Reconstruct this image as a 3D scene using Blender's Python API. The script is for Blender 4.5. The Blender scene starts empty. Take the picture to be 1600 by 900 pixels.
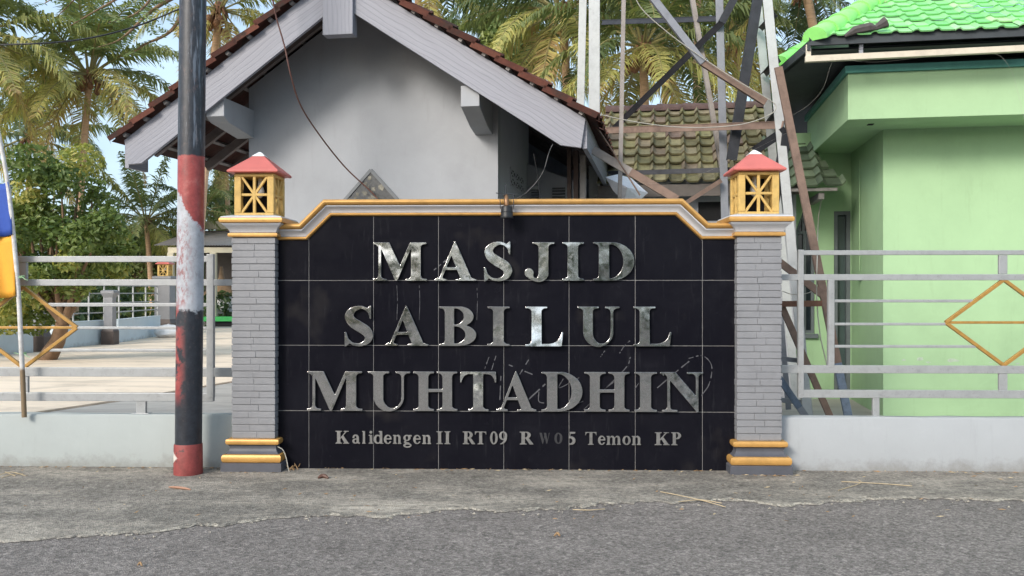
import bpy, bmesh, math, random
import numpy as np
from mathutils import Vector, Matrix
R = math.radians
random.seed(7); rng = np.random.default_rng(11)
sc = bpy.context.scene
COL = sc.collection

# ---------------------------------------------------------------- camera
H = 1.64                 # eye height
YAW = R(1.6)             # turned a little to the left of the sign's normal
FPX = 1400.0             # focal length for a 1600 px wide picture
HOR = 455.0              # row of the horizon
cam = bpy.data.cameras.new('camera')
cam.sensor_width = 36.0
cam.lens = 36.0*FPX/1600
cam.shift_y = (HOR-450)/1600
cam.clip_start = 0.05; cam.clip_end = 2000
camo = bpy.data.objects.new('camera', cam)
COL.objects.link(camo)
camo.location = (0, 0, H); camo.rotation_euler = (R(90), 0, YAW)
sc.camera = camo

# ---------------------------------------------------------------- light
SUN_AZ, SUN_EL = R(215), R(28)     # behind the camera, to the left
w = bpy.data.worlds.new('World'); sc.world = w; w.use_nodes = True
nt = w.node_tree
sky = nt.nodes.new('ShaderNodeTexSky'); sky.sky_type = 'NISHITA'; sky.sun_disc = False
sky.sun_elevation = SUN_EL; sky.sun_rotation = SUN_AZ
sky.air_density = 0.9; sky.dust_density = 4.5; sky.ozone_density = 2.2
bg = nt.nodes['Background']; bg.inputs[1].default_value = 0.15
# thin bright veil of high cloud over the blue
tcw = nt.nodes.new('ShaderNodeTexCoord'); nzw = nt.nodes.new('ShaderNodeTexNoise'); nzw.inputs['Scale'].default_value = 2.2; nzw.inputs['Detail'].default_value = 6
mpw = nt.nodes.new('ShaderNodeMapping'); mpw.inputs['Scale'].default_value = (1, 1, 2.5); nt.links.new(tcw.outputs['Generated'], mpw.inputs[0]); nt.links.new(mpw.outputs[0], nzw.inputs['Vector'])
rgw = nt.nodes.new('ShaderNodeMapRange'); rgw.inputs[1].default_value = .35; rgw.inputs[2].default_value = .68; rgw.inputs[3].default_value = .30; rgw.inputs[4].default_value = .85; nt.links.new(nzw.outputs['Fac'], rgw.inputs[0])
mxw = nt.nodes.new('ShaderNodeMix'); mxw.data_type = 'RGBA'; mxw.inputs[7].default_value = (3.35, 4.3, 4.95, 1)
nt.links.new(rgw.outputs[0], mxw.inputs[0]); nt.links.new(sky.outputs[0], mxw.inputs[6]); nt.links.new(mxw.outputs[2], bg.inputs[0])
sun = bpy.data.lights.new('sun', 'SUN'); sun.energy = 1.4; sun.angle = R(16); sun.color = (1, .94, .86)
suno = bpy.data.objects.new('sun', sun); COL.objects.link(suno)
sd = Vector((math.sin(SUN_AZ)*math.cos(SUN_EL), math.cos(SUN_AZ)*math.cos(SUN_EL), math.sin(SUN_EL)))
suno.rotation_euler = sd.to_track_quat('Z', 'Y').to_euler(); suno.location = (-6, -12, 14)
sc.view_settings.view_transform = 'Standard'; sc.view_settings.look = 'None'
sc.view_settings.gamma = 1; sc.view_settings.use_curve_mapping = False
sc.view_settings.exposure = 0.91
sc.render.engine = 'CYCLES'
sc.cycles.max_bounces = 6; sc.cycles.transparent_max_bounces = 8

# ---------------------------------------------------------------- pixel -> place
RV = Vector((math.cos(YAW), math.sin(YAW), 0)); FV = Vector((-math.sin(YAW), math.cos(YAW), 0))
C0 = Vector((0, 0, H))
def ray(px, py): return FV + RV*((px-800)/FPX) + Vector((0, 0, (HOR-py)/FPX))
def pd(px, py, d): return C0 + ray(px, py)*d                    # at depth d
def py_(px, py, y):                                              # on the plane y = const
    r = ray(px, py); return C0 + r*(y/r.y)
def pg(px, py, z):                                               # on the level z
    r = ray(px, py); return C0 + r*((z-H)/r.z)
class Frame:
    def __init__(s, px, d, deg):
        s.O = pd(px, HOR, d); s.O.z = 0
        s.a = FV*math.cos(R(deg)) + RV*math.sin(R(deg)); s.r = RV*math.cos(R(deg)) - FV*math.sin(R(deg))
    def W(s, x, y, z): return s.O + s.r*x + s.a*y + Vector((0, 0, z))
    def at(s, px, py, ly):                                       # local (x, z) on the plane y = ly
        r = ray(px, py); t = ((s.O + s.a*ly - C0).dot(s.a))/r.dot(s.a); p = C0 + r*t
        return ((p-s.O).dot(s.r), p.z)
    def side(s, px, py, lx):
        r = ray(px, py); t = ((s.O + s.r*lx - C0).dot(s.r))/r.dot(s.r); p = C0 + r*t
        return ((p-s.O).dot(s.a), p.z)

# ---------------------------------------------------------------- materials
def srgb(r, g, b):
    f = lambda c: (c/255/12.92 if c/255 < .04045 else ((c/255+.055)/1.055)**2.4)
    return (f(r), f(g), f(b))
class NT:
    def __init__(s, name):
        s.m = bpy.data.materials.new(name); s.m.use_nodes = True; s.t = s.m.node_tree
        s.b = s.t.nodes['Principled BSDF']; s.out = s.t.nodes['Material Output']
        s.pos = None
    def n(s, typ, **kw):
        o = s.t.nodes.new(typ)
        for k, v in kw.items(): setattr(o, k, v)
        return o
    def l(s, a, b): s.t.links.new(a, b)
    def P(s):
        if s.pos is None: s.pos = s.n('ShaderNodeNewGeometry').outputs['Position']
        return s.pos
    def noise(s, scale, detail=5, rough=.6, vec=None, stretch=None, dist=0):
        v = vec or s.P()
        if stretch:
            mp = s.n('ShaderNodeMapping'); mp.inputs['Scale'].default_value = stretch; s.l(v, mp.inputs[0]); v = mp.outputs[0]
        o = s.n('ShaderNodeTexNoise'); o.inputs['Scale'].default_value = scale; o.inputs['Detail'].default_value = detail
        o.inputs['Roughness'].default_value = rough; o.inputs['Distortion'].default_value = dist; s.l(v, o.inputs['Vector'])
        return o.outputs['Fac']
    def ramp(s, f, stops):
        o = s.n('ShaderNodeValToRGB'); e = o.color_ramp.elements
        while len(e) < len(stops): e.new(.5)
        for k, (p, c) in enumerate(stops):
            e[k].position = p; e[k].color = (*c, 1) if len(c) == 3 else c
        s.l(f, o.inputs[0]); return o.outputs[0]
    def mask(s, f, lo, hi):
        o = s.n('ShaderNodeMapRange'); o.clamp = True
        o.inputs[1].default_value = lo; o.inputs[2].default_value = hi; s.l(f, o.inputs[0]); return o.outputs[0]
    def mix(s, f, a, b, mode='MIX'):
        o = s.n('ShaderNodeMix', data_type='RGBA', blend_type=mode)
        for sock, v in ((o.inputs[0], f), (o.inputs[6], a), (o.inputs[7], b)):
            if isinstance(v, (int, float)): sock.default_value = v
            elif isinstance(v, tuple): sock.default_value = (*v, 1)
            else: s.l(v, sock)
        return o.outputs[2]
    def math(s, op, a, b=0, c=0):
        o = s.n('ShaderNodeMath', operation=op)
        for sock, v in zip(o.inputs, (a, b, c)):
            if isinstance(v, (int, float)): sock.default_value = v
            else: s.l(v, sock)
        return o.outputs[0]
    def xyz(s, vec=None):
        o = s.n('ShaderNodeSeparateXYZ'); s.l(vec or s.P(), o.inputs[0]); return o.outputs
    def bump(s, h, strength=.3, dist=.01, prev=None):
        o = s.n('ShaderNodeBump'); o.inputs['Strength'].default_value = strength; o.inputs['Distance'].default_value = dist
        s.l(h, o.inputs['Height'])
        if prev: s.l(prev, o.inputs['Normal'])
        s.l(o.outputs[0], s.b.inputs['Normal']); return o.outputs[0]
    def col(s, v):
        if isinstance(v, tuple): s.b.inputs['Base Color'].default_value = (*v, 1)
        else: s.l(v, s.b.inputs['Base Color'])
    def fin(s, rough=.6, metal=0, spec=.5):
        if isinstance(rough, (int, float)): s.b.inputs['Roughness'].default_value = rough
        else: s.l(rough, s.b.inputs['Roughness'])
        s.b.inputs['Metallic'].default_value = metal; s.b.inputs['Specular IOR Level'].default_value = spec
        return s.m
def mul(c, k): return tuple(min(1, x*k) for x in c)
def paint(name, c, var=.18, scale=3, rough=.55, metal=0, bump=.15, bscale=60, grime=.0, stretch=None, spec=.5):
    s = NT(name)
    f = s.noise(scale, 7, .65, stretch=stretch)
    v = s.ramp(f, [(.28, mul(c, 1-var)), (.5, c), (.75, mul(c, 1+var*.6))])
    if grime:
        g = s.mask(s.noise(scale*3.1, 8, .7, dist=.6), .56, .74)
        v = s.mix(s.math('MULTIPLY', g, grime), v, mul((c[0]*.8, c[1]*.72, c[2]*.62), .45))
    s.col(v)
    if bump: s.bump(s.noise(bscale, 6, .7), bump, .008)
    return s.fin(rough, metal, spec)
def tone_mat(name, stops, rough=.6, var=.25, scale=4, trans=0, bump=0, bscale=30, spec=.3, moss=None):
    """colour from the per-face 'tone' value of each tile or leaf"""
    s = NT(name)
    a = s.n('ShaderNodeAttribute', attribute_name='tone').outputs['Fac']
    v = s.ramp(a, stops)
    if var:
        f = s.noise(scale, 6, .65)
        v = s.mix(1.0, v, s.ramp(f, [(.3, (1-var,)*3), (.7, (1,)*3)]), 'MULTIPLY')
    if moss:
        mc, sc2, lo, hi = moss
        v = s.mix(s.mask(s.noise(sc2, 7, .7), lo, hi), v, mc)
    s.col(v)
    if bump: s.bump(s.noise(bscale, 5, .7), bump, .01)
    m = s.fin(rough, 0, spec)
    if trans:
        tr = s.n('ShaderNodeBsdfTranslucent'); s.l(s.mix(1.0, v, (1.0, 1.0, .55), 'MULTIPLY'), tr.inputs[0])
        ms = s.n('ShaderNodeMixShader'); ms.inputs[0].default_value = trans
        s.l(s.b.outputs[0], ms.inputs[1]); s.l(tr.outputs[0], ms.inputs[2]); s.l(ms.outputs[0], s.out.inputs[0])
    return m

# ---------------------------------------------------------------- mesh helper
class MB:
    def __init__(s): s.v = []; s.f = []; s.m = []; s.t = []
    def add(s, vs, fs, mi=0, tone=0.5):
        o = len(s.v); s.v.extend(tuple(v) for v in vs)
        for f in fs: s.f.append(tuple(i+o for i in f)); s.m.append(mi); s.t.append(tone)
    def hexa(s, p, mi=0, tone=.5):        # 8 corners: bottom ring 0-3, top ring 4-7
        s.add(p, [(3, 2, 1, 0), (4, 5, 6, 7), (0, 1, 5, 4), (1, 2, 6, 5), (2, 3, 7, 6), (3, 0, 4, 7)], mi, tone)
    def box(s, x0, x1, y0, y1, z0, z1, mi=0, tr=None, tone=.5):
        p = [(x0, y0, z0), (x1, y0, z0), (x1, y1, z0), (x0, y1, z0), (x0, y0, z1), (x1, y0, z1), (x1, y1, z1), (x0, y1, z1)]
        if tr: p = [tr(*q) for q in p]
        s.hexa(p, mi, tone)
    def beam(s, a, b, wd, ht, up=(0, 0, 1), mi=0, tone=.5):
        a = Vector(a); b = Vector(b); d = (b-a).normalized(); up = Vector(up)
        sx = d.cross(up)
        if sx.length < 1e-4: sx = d.cross(Vector((1, 0, 0)))
        sx.normalize(); u = sx.cross(d).normalized()
        sx *= wd/2; u *= ht/2
        s.hexa([a-sx-u, a+sx-u, b+sx-u, b-sx-u, a-sx+u, a+sx+u, b+sx+u, b-sx+u], mi, tone)
    def tube(s, pts, rad, n=8, mi=0, cap=True, tone=.5):
        pts = [Vector(p) for p in pts]
        if not hasattr(rad, '__len__'): rad = [rad]*len(pts)
        o = len(s.v); prev = None
        for i, p in enumerate(pts):
            d = (pts[min(i+1, len(pts)-1)]-pts[max(i-1, 0)]).normalized()
            if prev is None:
                prev = d.cross(Vector((0, 0, 1)))
                if prev.length < 1e-3: prev = Vector((1, 0, 0))
            prev = (prev-d*prev.dot(d)).normalized(); q = d.cross(prev)
            for k in range(n):
                an = 2*math.pi*k/n; s.v.append(tuple(p+prev*(math.cos(an)*rad[i])+q*(math.sin(an)*rad[i])))
        for i in range(len(pts)-1):
            for k in range(n):
                k2 = (k+1) % n
                s.f.append((o+i*n+k, o+i*n+k2, o+(i+1)*n+k2, o+(i+1)*n+k)); s.m.append(mi); s.t.append(tone)
        if cap:
            s.f.append(tuple(o+k for k in range(n))[::-1]); s.m.append(mi); s.t.append(tone)
            e = o+(len(pts)-1)*n; s.f.append(tuple(e+k for k in range(n))); s.m.append(mi); s.t.append(tone)
    def prism(s, poly, fr, t0, t1, mi=0, tone=.5):      # poly in 2-D; fr(u, v, t) -> point
        n = len(poly)
        vs = [fr(u, v, t0) for u, v in poly]+[fr(u, v, t1) for u, v in poly]
        s.add(vs, [tuple(range(n))[::-1], tuple(range(n, 2*n))]+[(i, (i+1) % n, n+(i+1) % n, n+i) for i in range(n)], mi, tone)
    def loft(s, rings, mi=0, cap=True, mis=None):
        o = len(s.v); n = len(rings[0])
        for r in rings: s.v.extend(tuple(p) for p in r)
        for i in range(len(rings)-1):
            for k in range(n):
                k2 = (k+1) % n
                s.f.append((o+i*n+k, o+i*n+k2, o+(i+1)*n+k2, o+(i+1)*n+k)); s.m.append(mis[i] if mis else mi); s.t.append(.5)
        if cap:
            s.f.append(tuple(o+k for k in range(n))[::-1]); s.m.append(mis[0] if mis else mi); s.t.append(.5)
            e = o+(len(rings)-1)*n; s.f.append(tuple(e+k for k in range(n))); s.m.append(mis[-1] if mis else mi); s.t.append(.5)
    def build(s, name, mats, parent=None, loc=None, bev=0, smooth=None, fix=True, tone=False):
        me = bpy.data.meshes.new(name)
        pl = Vector(parent.location) if parent else Vector((0, 0, 0))
        if parent and parent.parent: pl = pl+Vector(parent.parent.location)
        lo = Vector(loc) if loc is not None else Vector((0, 0, 0))
        off = pl if parent else lo
        me.from_pydata([(v[0]-off.x, v[1]-off.y, v[2]-off.z) for v in s.v], [], s.f)
        if not isinstance(mats, (list, tuple)): mats = [mats]
        for m in mats: me.materials.append(m)
        me.polygons.foreach_set('material_index', s.m)
        if tone:
            at = me.attributes.new('tone', 'FLOAT', 'FACE'); at.data.foreach_set('value', s.t)
        if fix:
            bm = bmesh.new(); bm.from_mesh(me); bmesh.ops.recalc_face_normals(bm, faces=bm.faces); bm.to_mesh(me); bm.free()
        if smooth is not None:
            me.polygons.foreach_set('use_smooth', [True]*len(me.polygons))
            me.set_sharp_from_angle(angle=R(smooth))
        me.update()
        o = bpy.data.objects.new(name, me); COL.objects.link(o)
        if parent: o.parent = parent
        else: o.location = lo
        if bev:
            b = o.modifiers.new('bevel', 'BEVEL'); b.width = bev; b.segments = 2; b.limit_method = 'ANGLE'; b.angle_limit = R(40)
        return o
def thing(name, label, cat, loc=(0, 0, 0), group=None):
    o = bpy.data.objects.new(name, None); COL.objects.link(o); o.location = loc; o.empty_display_size = .2
    o['label'] = label; o['category'] = cat
    if group: o['group'] = group
    return o
def tag(o, label, cat, group=None):
    o['label'] = label; o['category'] = cat
    if group: o['group'] = group
    return o
def struct(o): o['kind'] = 'structure'; return o
def stuff(o): o['kind'] = 'stuff'; return o
def copy_tree(o, loc):
    c = o.copy(); COL.objects.link(c); c.location = loc
    for ch in list(o.children):
        d = ch.copy(); COL.objects.link(d); d.parent = c
        for g in list(ch.children):
            e = g.copy(); COL.objects.link(e); e.parent = d
    return c
def crom(pts, n=8):
    """smooth curve through the points"""
    P = [np.array(p, float) for p in pts]; P = [2*P[0]-P[1]]+P+[2*P[-1]-P[-2]]; out = []
    for i in range(1, len(P)-2):
        for k in range(n):
            t = k/n
            out.append(.5*((2*P[i])+(-P[i-1]+P[i+1])*t+(2*P[i-1]-5*P[i]+4*P[i+1]-P[i+2])*t*t+(-P[i-1]+3*P[i]-3*P[i+1]+P[i+2])*t**3))
    out.append(P[-2]); return out
def cable(name, pts, r, m, label, cat='cable', n=8, group=None):
    b = MB(); c = crom([tuple(p) for p in pts], n); b.tube(c, r, 6)
    o = b.build(name, m, smooth=60, loc=c[0]); return tag(o, label, cat, group)
# ================================================================ materials of the place
GREY_PAINT = paint('grey_pillar_paint', (.232, .235, .250), .12, 5, .5, bump=.35, bscale=55, grime=.15)
DGREY = paint('dark_grey_paint', (.085, .088, .105), .2, 6, .5, bump=.2)
GOLD = paint('gold_paint', (.58, .32, .095), .22, 9, .38, .25, .15, 40, grime=.3)
LGOLD = paint('lantern_gold_paint', (.57, .375, .115), .25, 12, .6, .0, .5, 55, grime=.4)
CORN_W = paint('cornice_grey_white', (.50, .51, .54), .1, 6, .5, grime=.15)
RED_ROOF = paint('faded_red_paint', (.52, .135, .115), .12, 6, .5, bump=.12, grime=.06)
WHITE = paint('white_paint', (.72, .73, .74), .08, 8, .5)
SILVER = paint('silver_rail_paint', (.37, .38, .385), .16, 9, .42, .25, .15, 70, grime=.45)
RAILGOLD = paint('rail_gold_paint', (.42, .235, .06), .25, 14, .42, .2, .15, 50, grime=.45)
GROUT = paint('pale_grout', (.40, .39, .38), .2, 9, .8)
def tile_stone():
    s = NT('polished_black_tile')
    f = s.noise(2.2, 8, .7, dist=.5)
    c = s.ramp(f, [(.3, (.0055, .0055, .009)), (.6, (.009, .009, .013)), (.85, (.017, .017, .022))])
    sp = s.mask(s.noise(150, 2, .5), .72, .8)
    c = s.mix(s.math('MULTIPLY', sp, .35), c, (.16, .16, .17))
    # pale dribbles under the lettering and a dusty film near the ground
    st = s.mask(s.noise(3.2, 6, .7, stretch=(9, 9, 1.1)), .58, .80)
    c = s.mix(s.math('MULTIPLY', st, .08), c, (.17, .17, .18))
    sm = s.mask(s.noise(1.7, 3, .5), .62, .75)
    c = s.mix(s.math('MULTIPLY', sm, .10), c, (.2, .18, .15))
    s.col(c)
    r = s.ramp(s.noise(5, 7, .7), [(.3, (.13,)*3), (.7, (.3,)*3)])
    return s.fin(r, 0, .08)
TILE = tile_stone()
def steel(bst=.8):
    s = NT('mirror_steel')
    oi = s.n('ShaderNodeObjectInfo').outputs['Random']
    f = s.noise(60, 6, .7)
    c = s.ramp(f, [(.35, (.56, .56, .555)), (.7, (.78, .775, .76))]); s.col(c)
    g = s.n('ShaderNodeVectorMath', operation='ADD'); s.l(s.P(), g.inputs[0])
    cb = s.n('ShaderNodeCombineXYZ'); s.l(s.math('MULTIPLY', oi, 40), cb.inputs[1]); s.l(cb.outputs[0], g.inputs[1])
    b1 = s.bump(s.noise(3.6, 2, .4, vec=g.outputs[0]), bst, .02)
    s.bump(s.noise(90, 4, .6), .05, .002, b1)
    r = s.ramp(s.noise(22, 7, .75, vec=g.outputs[0]), [(.35, (.07,)*3), (.7, (.26,)*3)])
    return s.fin(r, 1.0, .5)
STEEL = steel(); STEEL_FLAT = steel(.08); SIDE = paint('dull_letter_edge', (.22, .22, .22), .2, 30, .5, .6, .1, 80)
BRUSHED = paint('dull_steel', (.25, .245, .24), .22, 25, .5, .65, .2, 90)
def plaster(name, c, var=.08, streak=.25, dirt=(.12, .11, .10), base=None, rough=.75, bump=.25):
    s = NT(name)
    v = s.ramp(s.noise(1.6, 7, .65), [(.25, mul(c, 1-var*1.4)), (.5, c), (.8, mul(c, 1+var))])
    k = s.mask(s.noise(2.4, 8, .72, stretch=(5, 5, .7)), .56, .80)
    v = s.mix(s.math('MULTIPLY', k, streak), v, mul((c[0]*.9, c[1]*.88, c[2]*.82), .6))
    if base is not None:       # splashed dirt along the foot of the wall
        z = s.xyz()[2]
        n = s.noise(5, 8, .78)
        h = s.math('SUBTRACT', s.math('MULTIPLY_ADD', n, .46, base-.14), z)
        v = s.mix(s.math('MULTIPLY', s.mask(h, 0, .13), .62), v, dirt)
    bl = s.mask(s.noise(3.3, 8, .75, dist=1.2), .54, .66); v = s.mix(s.math('MULTIPLY', bl, .12), v, mul(c, 1.25))
    s.col(v)
    b = s.bump(s.noise(9, 6, .6), bump, .012); s.bump(s.noise(90, 5, .7), bump*.6, .004, b)
    return s.fin(rough, 0, .3)
LOWWALL = plaster('low_wall_limewash', (.36, .388, .38), .06, .25, (.2, .19, .17), .02)
LOWWALL_R = plaster('low_wall_grey_white', (.355, .37, .383), .06, .25, (.2, .19, .17), .02)
GABLE = plaster('grey_white_render', (.35, .363, .386), .07, .25)
GABLE_SIDE = plaster('grey_render', (.44, .45, .49), .08, .2)
GREENW = plaster('mint_green_render', (.36, .535, .31), .08, .26, (.2, .25, .15), None, .7, .2)
TEAL = paint('teal_trim', (.085, .29, .245), .2, 5, .6)
def woodgrain(name, c):
    s = NT(name)
    tx = s.n('ShaderNodeTexCoord').outputs['UV']
    mp = s.n('ShaderNodeMapping'); mp.inputs['Scale'].default_value = (3.2, 6.5, 1); s.l(tx, mp.inputs[0])
    g = s.noise(1.6, 6, .6, vec=tx, stretch=(.8, 22, 1), dist=1.2)
    wv = s.n('ShaderNodeTexWave', wave_type='BANDS', bands_direction='Y'); wv.inputs['Scale'].default_value = 1.0
    wv.inputs['Distortion'].default_value = 9; wv.inputs['Detail'].default_value = 3; wv.inputs['Detail Scale'].default_value = .35
    s.l(mp.outputs[0], wv.inputs['Vector'])
    ln = s.mask(s.math('ADD', wv.outputs['Fac'], s.math('MULTIPLY', s.noise(2, 4, .6, vec=mp.outputs[0]), .25)), .1, .32)
    v = s.ramp(g, [(.3, mul(c, .86)), (.6, c), (.8, mul(c, 1.08))])
    v = s.mix(s.math('MULTIPLY', s.math('SUBTRACT', 1, ln), .28), v, mul(c, .5))
    s.col(v); s.bump(ln, .3, .004)
    return s.fin(.55, 0, .4)
BOARD = woodgrain('grey_grained_board', (.275, .28, .322))
CLAY = tone_mat('old_clay_tile', [(0, (.06, .021, .015)), (.5, (.115, .038, .026)), (1, (.18, .065, .042))], .85, .5, 7, bump=.4, moss=((.03, .022, .018), 5, .5, .68))
DARKWOOD = paint('dark_rafter_wood', (.055, .035, .03), .4, 9, .8, bump=.3)
PALEWOOD = paint('grey_weathered_wood', (.24, .22, .21), .3, 12, .75, bump=.3)
MOSSTILE = tone_mat('mossy_tile', [(0, (.15, .135, .075)), (.45, (.26, .24, .12)), (.75, (.31, .27, .17)), (1, (.19, .13, .11))], .9, .5, 6, bump=.5, moss=((.05, .045, .03), 9, .56, .72))
GREENTILE_OLD = tone_mat('dusty_green_tile', [(0, (.10, .135, .09)), (.5, (.15, .20, .13)), (1, (.21, .27, .17))], .8, .4, 6, bump=.3)
GREENTILE = tone_mat('bright_green_tile', [(0, (.21, .60, .20)), (.6, (.33, .79, .29)), (.93, (.42, .83, .38)), (1, (.50, .58, .33))], .45, .22, 5, bump=.15, spec=.4)
GREENCAP = paint('bright_green_ridge', (.30, .79, .20), .15, 5, .45)
RUST = paint('rusty_steel', (.17, .085, .055), .45, 10, .8, .2, .5, 50)
RUSTWOOD = paint('weathered_brown_wood', (.20, .135, .105), .35, 9, .8, bump=.4)
PLANKGREY = paint('greyed_timber', (.30, .27, .25), .3, 9, .8, bump=.4)
BLUEPLANK = paint('chipped_blue_paint', (.13, .17, .23), .35, 11, .7, bump=.3, grime=.6)
DARKSTEEL = paint('dark_angle_steel', (.035, .037, .045), .4, 9, .55, .3, .3)
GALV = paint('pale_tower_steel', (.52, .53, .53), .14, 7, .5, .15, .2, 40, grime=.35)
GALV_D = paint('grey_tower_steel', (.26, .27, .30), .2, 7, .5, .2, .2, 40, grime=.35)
CABLE_W = paint('white_cable', (.42, .40, .35), .15, 9, .6, bump=0)
CABLE_B = paint('brown_cable', (.13, .055, .04), .2, 9, .6, bump=0)
BLACKP = paint('black_plastic', (.014, .015, .018), .3, 9, .4, bump=.1)
COPPER = paint('brass_fitting', (.22, .12, .06), .3, 12, .4, .5)
PVC = paint('cream_pipe', (.58, .52, .42), .18, 6, .5, grime=.3)
DARKVOID = paint('dark_interior', (.012, .012, .014), .3, 4, .9, bump=0)
GLASSD = paint('dark_window_glass', (.02, .03, .035), .2, 4, .08, bump=0)
DOORG = paint('dark_green_grey_door', (.045, .075, .07), .2, 4, .45, bump=.1)
FRAMEG = paint('grey_window_frame', (.12, .14, .15), .2, 6, .5)
# ---- ground
def asphalt(name, c, pale, spots, stone=.5, patch=.0, dust=()):
    s = NT(name)
    v = s.ramp(s.noise(.8, 6, .7), [(.3, mul(c, .78)), (.55, c), (.8, mul(c, 1.22))])
    a = s.n('ShaderNodeTexVoronoi'); a.inputs['Scale'].default_value = 95; s.l(s.P(), a.inputs['Vector'])
    ch = s.n('ShaderNodeSeparateColor'); s.l(a.outputs['Color'], ch.inputs[0])
    a2 = s.n('ShaderNodeTexVoronoi'); a2.inputs['Scale'].default_value = 34; s.l(s.P(), a2.inputs['Vector']); ch2 = s.n('ShaderNodeSeparateColor'); s.l(a2.outputs['Color'], ch2.inputs[0])
    v = s.mix(1.0, v, s.ramp(ch2.outputs[1], [(0, (.78,)*3), (.5, (1,)*3), (1, (1.2,)*3)]), 'MULTIPLY')
    st = s.ramp(ch.outputs[0], [(0, (.45,)*3), (.5, (.95,)*3), (1, (1.7,)*3)])
    v = s.mix(stone, v, s.mix(1.0, v, st, 'MULTIPLY'))
    v = s.mix(1.0, v, s.ramp(s.noise(30, 5, .75), [(.32, (.62,)*3), (.5, (1,)*3), (.68, (1.3,)*3)]), 'MULTIPLY')
    if patch:
        v = s.mix(1.0, v, s.ramp(s.noise(7, 8, .75), [(.33, (.72,)*3), (.5, (1,)*3), (.68, (1.22,)*3)]), 'MULTIPLY')
        m = s.mask(s.noise(1.3, 9, .75, stretch=(.8, 1.7, 1)), .47, .60)
        m = s.math('MULTIPLY', m, s.mask(s.noise(24, 5, .7), .35, .58))
        v = s.mix(s.math('MULTIPLY', m, patch), v, pale)
    for (ex_, ey_, rx_, ry_, k_) in dust:
        q = s.xyz(); d2 = s.math('ADD', s.math('POWER', s.math('ABSOLUTE', s.math('DIVIDE', s.math('SUBTRACT', q[0], ex_), rx_)), 2), s.math('POWER', s.math('ABSOLUTE', s.math('DIVIDE', s.math('SUBTRACT', q[1], ey_), ry_)), 2))
        mm = s.math('MULTIPLY', s.mask(d2, 1.0, .1), s.mask(s.noise(11, 9, .78, stretch=(.7, 1.5, 1)), .42, .58))
        v = s.mix(s.math('MULTIPLY', mm, k_), v, pale)
    sp = s.mask(s.noise(46, 3, .5), .70, .76)
    v = s.mix(s.math('MULTIPLY', sp, spots), v, pale)
    s.col(v)
    b = s.bump(a.outputs['Distance'], .7, .008)
    s.bump(s.noise(260, 4, .7), .6, .004, b)
    return s.fin(.88, 0, .25)
ASPH = asphalt('worn_asphalt', (.215, .192, .176), (.42, .39, .34), .42, .6)
VERGE = asphalt('dusty_concrete_verge', (.22, .20, .173), (.54, .48, .40), .45, .45, .6, [(pg(640, 790, 0).x, pg(640, 790, 0).y, .9, .26, .8), (pg(560, 795, 0).x, pg(560, 795, 0).y, .3, .15, .8), (pg(870, 757, 0).x, pg(870, 757, 0).y, .5, .16, .55), (pg(1195, 790, 0).x, pg(1195, 790, 0).y, .5, .2, .85), (pg(480, 745, 0).x, pg(480, 745, 0).y, .5, .2, .4), (pg(1500, 780, 0).x, pg(1500, 780, 0).y, 1.2, .2, .5), (pg(60, 845, 0).x, pg(60, 845, 0).y, .9, .12, .6)])
CRUMB = asphalt('crumbled_concrete_edge', (.37, .335, .28), (.45, .42, .36), .4, .4)
def concrete(name, c, sc_=.5, streak=.4):
    s = NT(name)
    v = s.ramp(s.noise(sc_, 8, .7, stretch=(1, 2.4, 1), dist=.7), [(.3, mul(c, .62)), (.5, c), (.8, mul(c, 1.12))])
    k = s.mask(s.noise(1.0, 7, .7, stretch=(.35, 2.2, 1)), .52, .72)
    v = s.mix(s.math('MULTIPLY', k, streak), v, mul(c, .45))
    s.col(v); s.bump(s.noise(40, 6, .7), .3, .006)
    return s.fin(.85, 0, .3)
YARD_PALE = concrete('pale_yard_concrete', (.78, .65, .51))
YARD_GREY = concrete('grey_yard_concrete', (.42, .40, .37))
EARTH = concrete('bare_earth', (.20, .15, .10))
LEAFBROWN = paint('dry_leaf', (.32, .20, .10), .3, 30, .8, bump=.2)
STRAW = paint('dry_straw', (.48, .38, .24), .3, 30, .8, bump=0)
# ---- plants
PALMLEAF = tone_mat('palm_leaflet', [(0, (.085, .13, .06)), (.4, (.18, .225, .085)), (.7, (.34, .36, .12)), (.88, (.60, .55, .19)), (1, (.44, .30, .14))], .5, .25, 1.2, trans=.4, spec=.45)
PALMSTEM = paint('palm_stem', (.22, .19, .07), .25, 5, .6)
PALMTRUNK = paint('palm_trunk_bark', (.60, .39, .25), .3, 5, .85, bump=.6, bscale=12, stretch=(1, 1, 5))
COCO = paint('coconut_husk', (.20, .09, .04), .4, 9, .7)
LEAF_A = tone_mat('broad_leaf', [(0, (.08, .14, .04)), (.5, (.20, .27, .075)), (.85, (.38, .42, .12)), (1, (.58, .53, .17))], .45, .2, 2, trans=.4, spec=.45)
LEAF_B = tone_mat('dark_leaf', [(0, (.045, .085, .035)), (.6, (.115, .17, .06)), (1, (.25, .29, .10))], .5, .2, 2, trans=.35, spec=.4)
LEAF_F = tone_mat('feathery_leaf', [(0, (.09, .15, .06)), (.6, (.19, .28, .10)), (1, (.32, .38, .14))], .5, .15, 2, trans=.3, spec=.4)
BARK = paint('brown_bark', (.20, .125, .075), .4, 6, .9, bump=.7, bscale=18)
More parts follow.
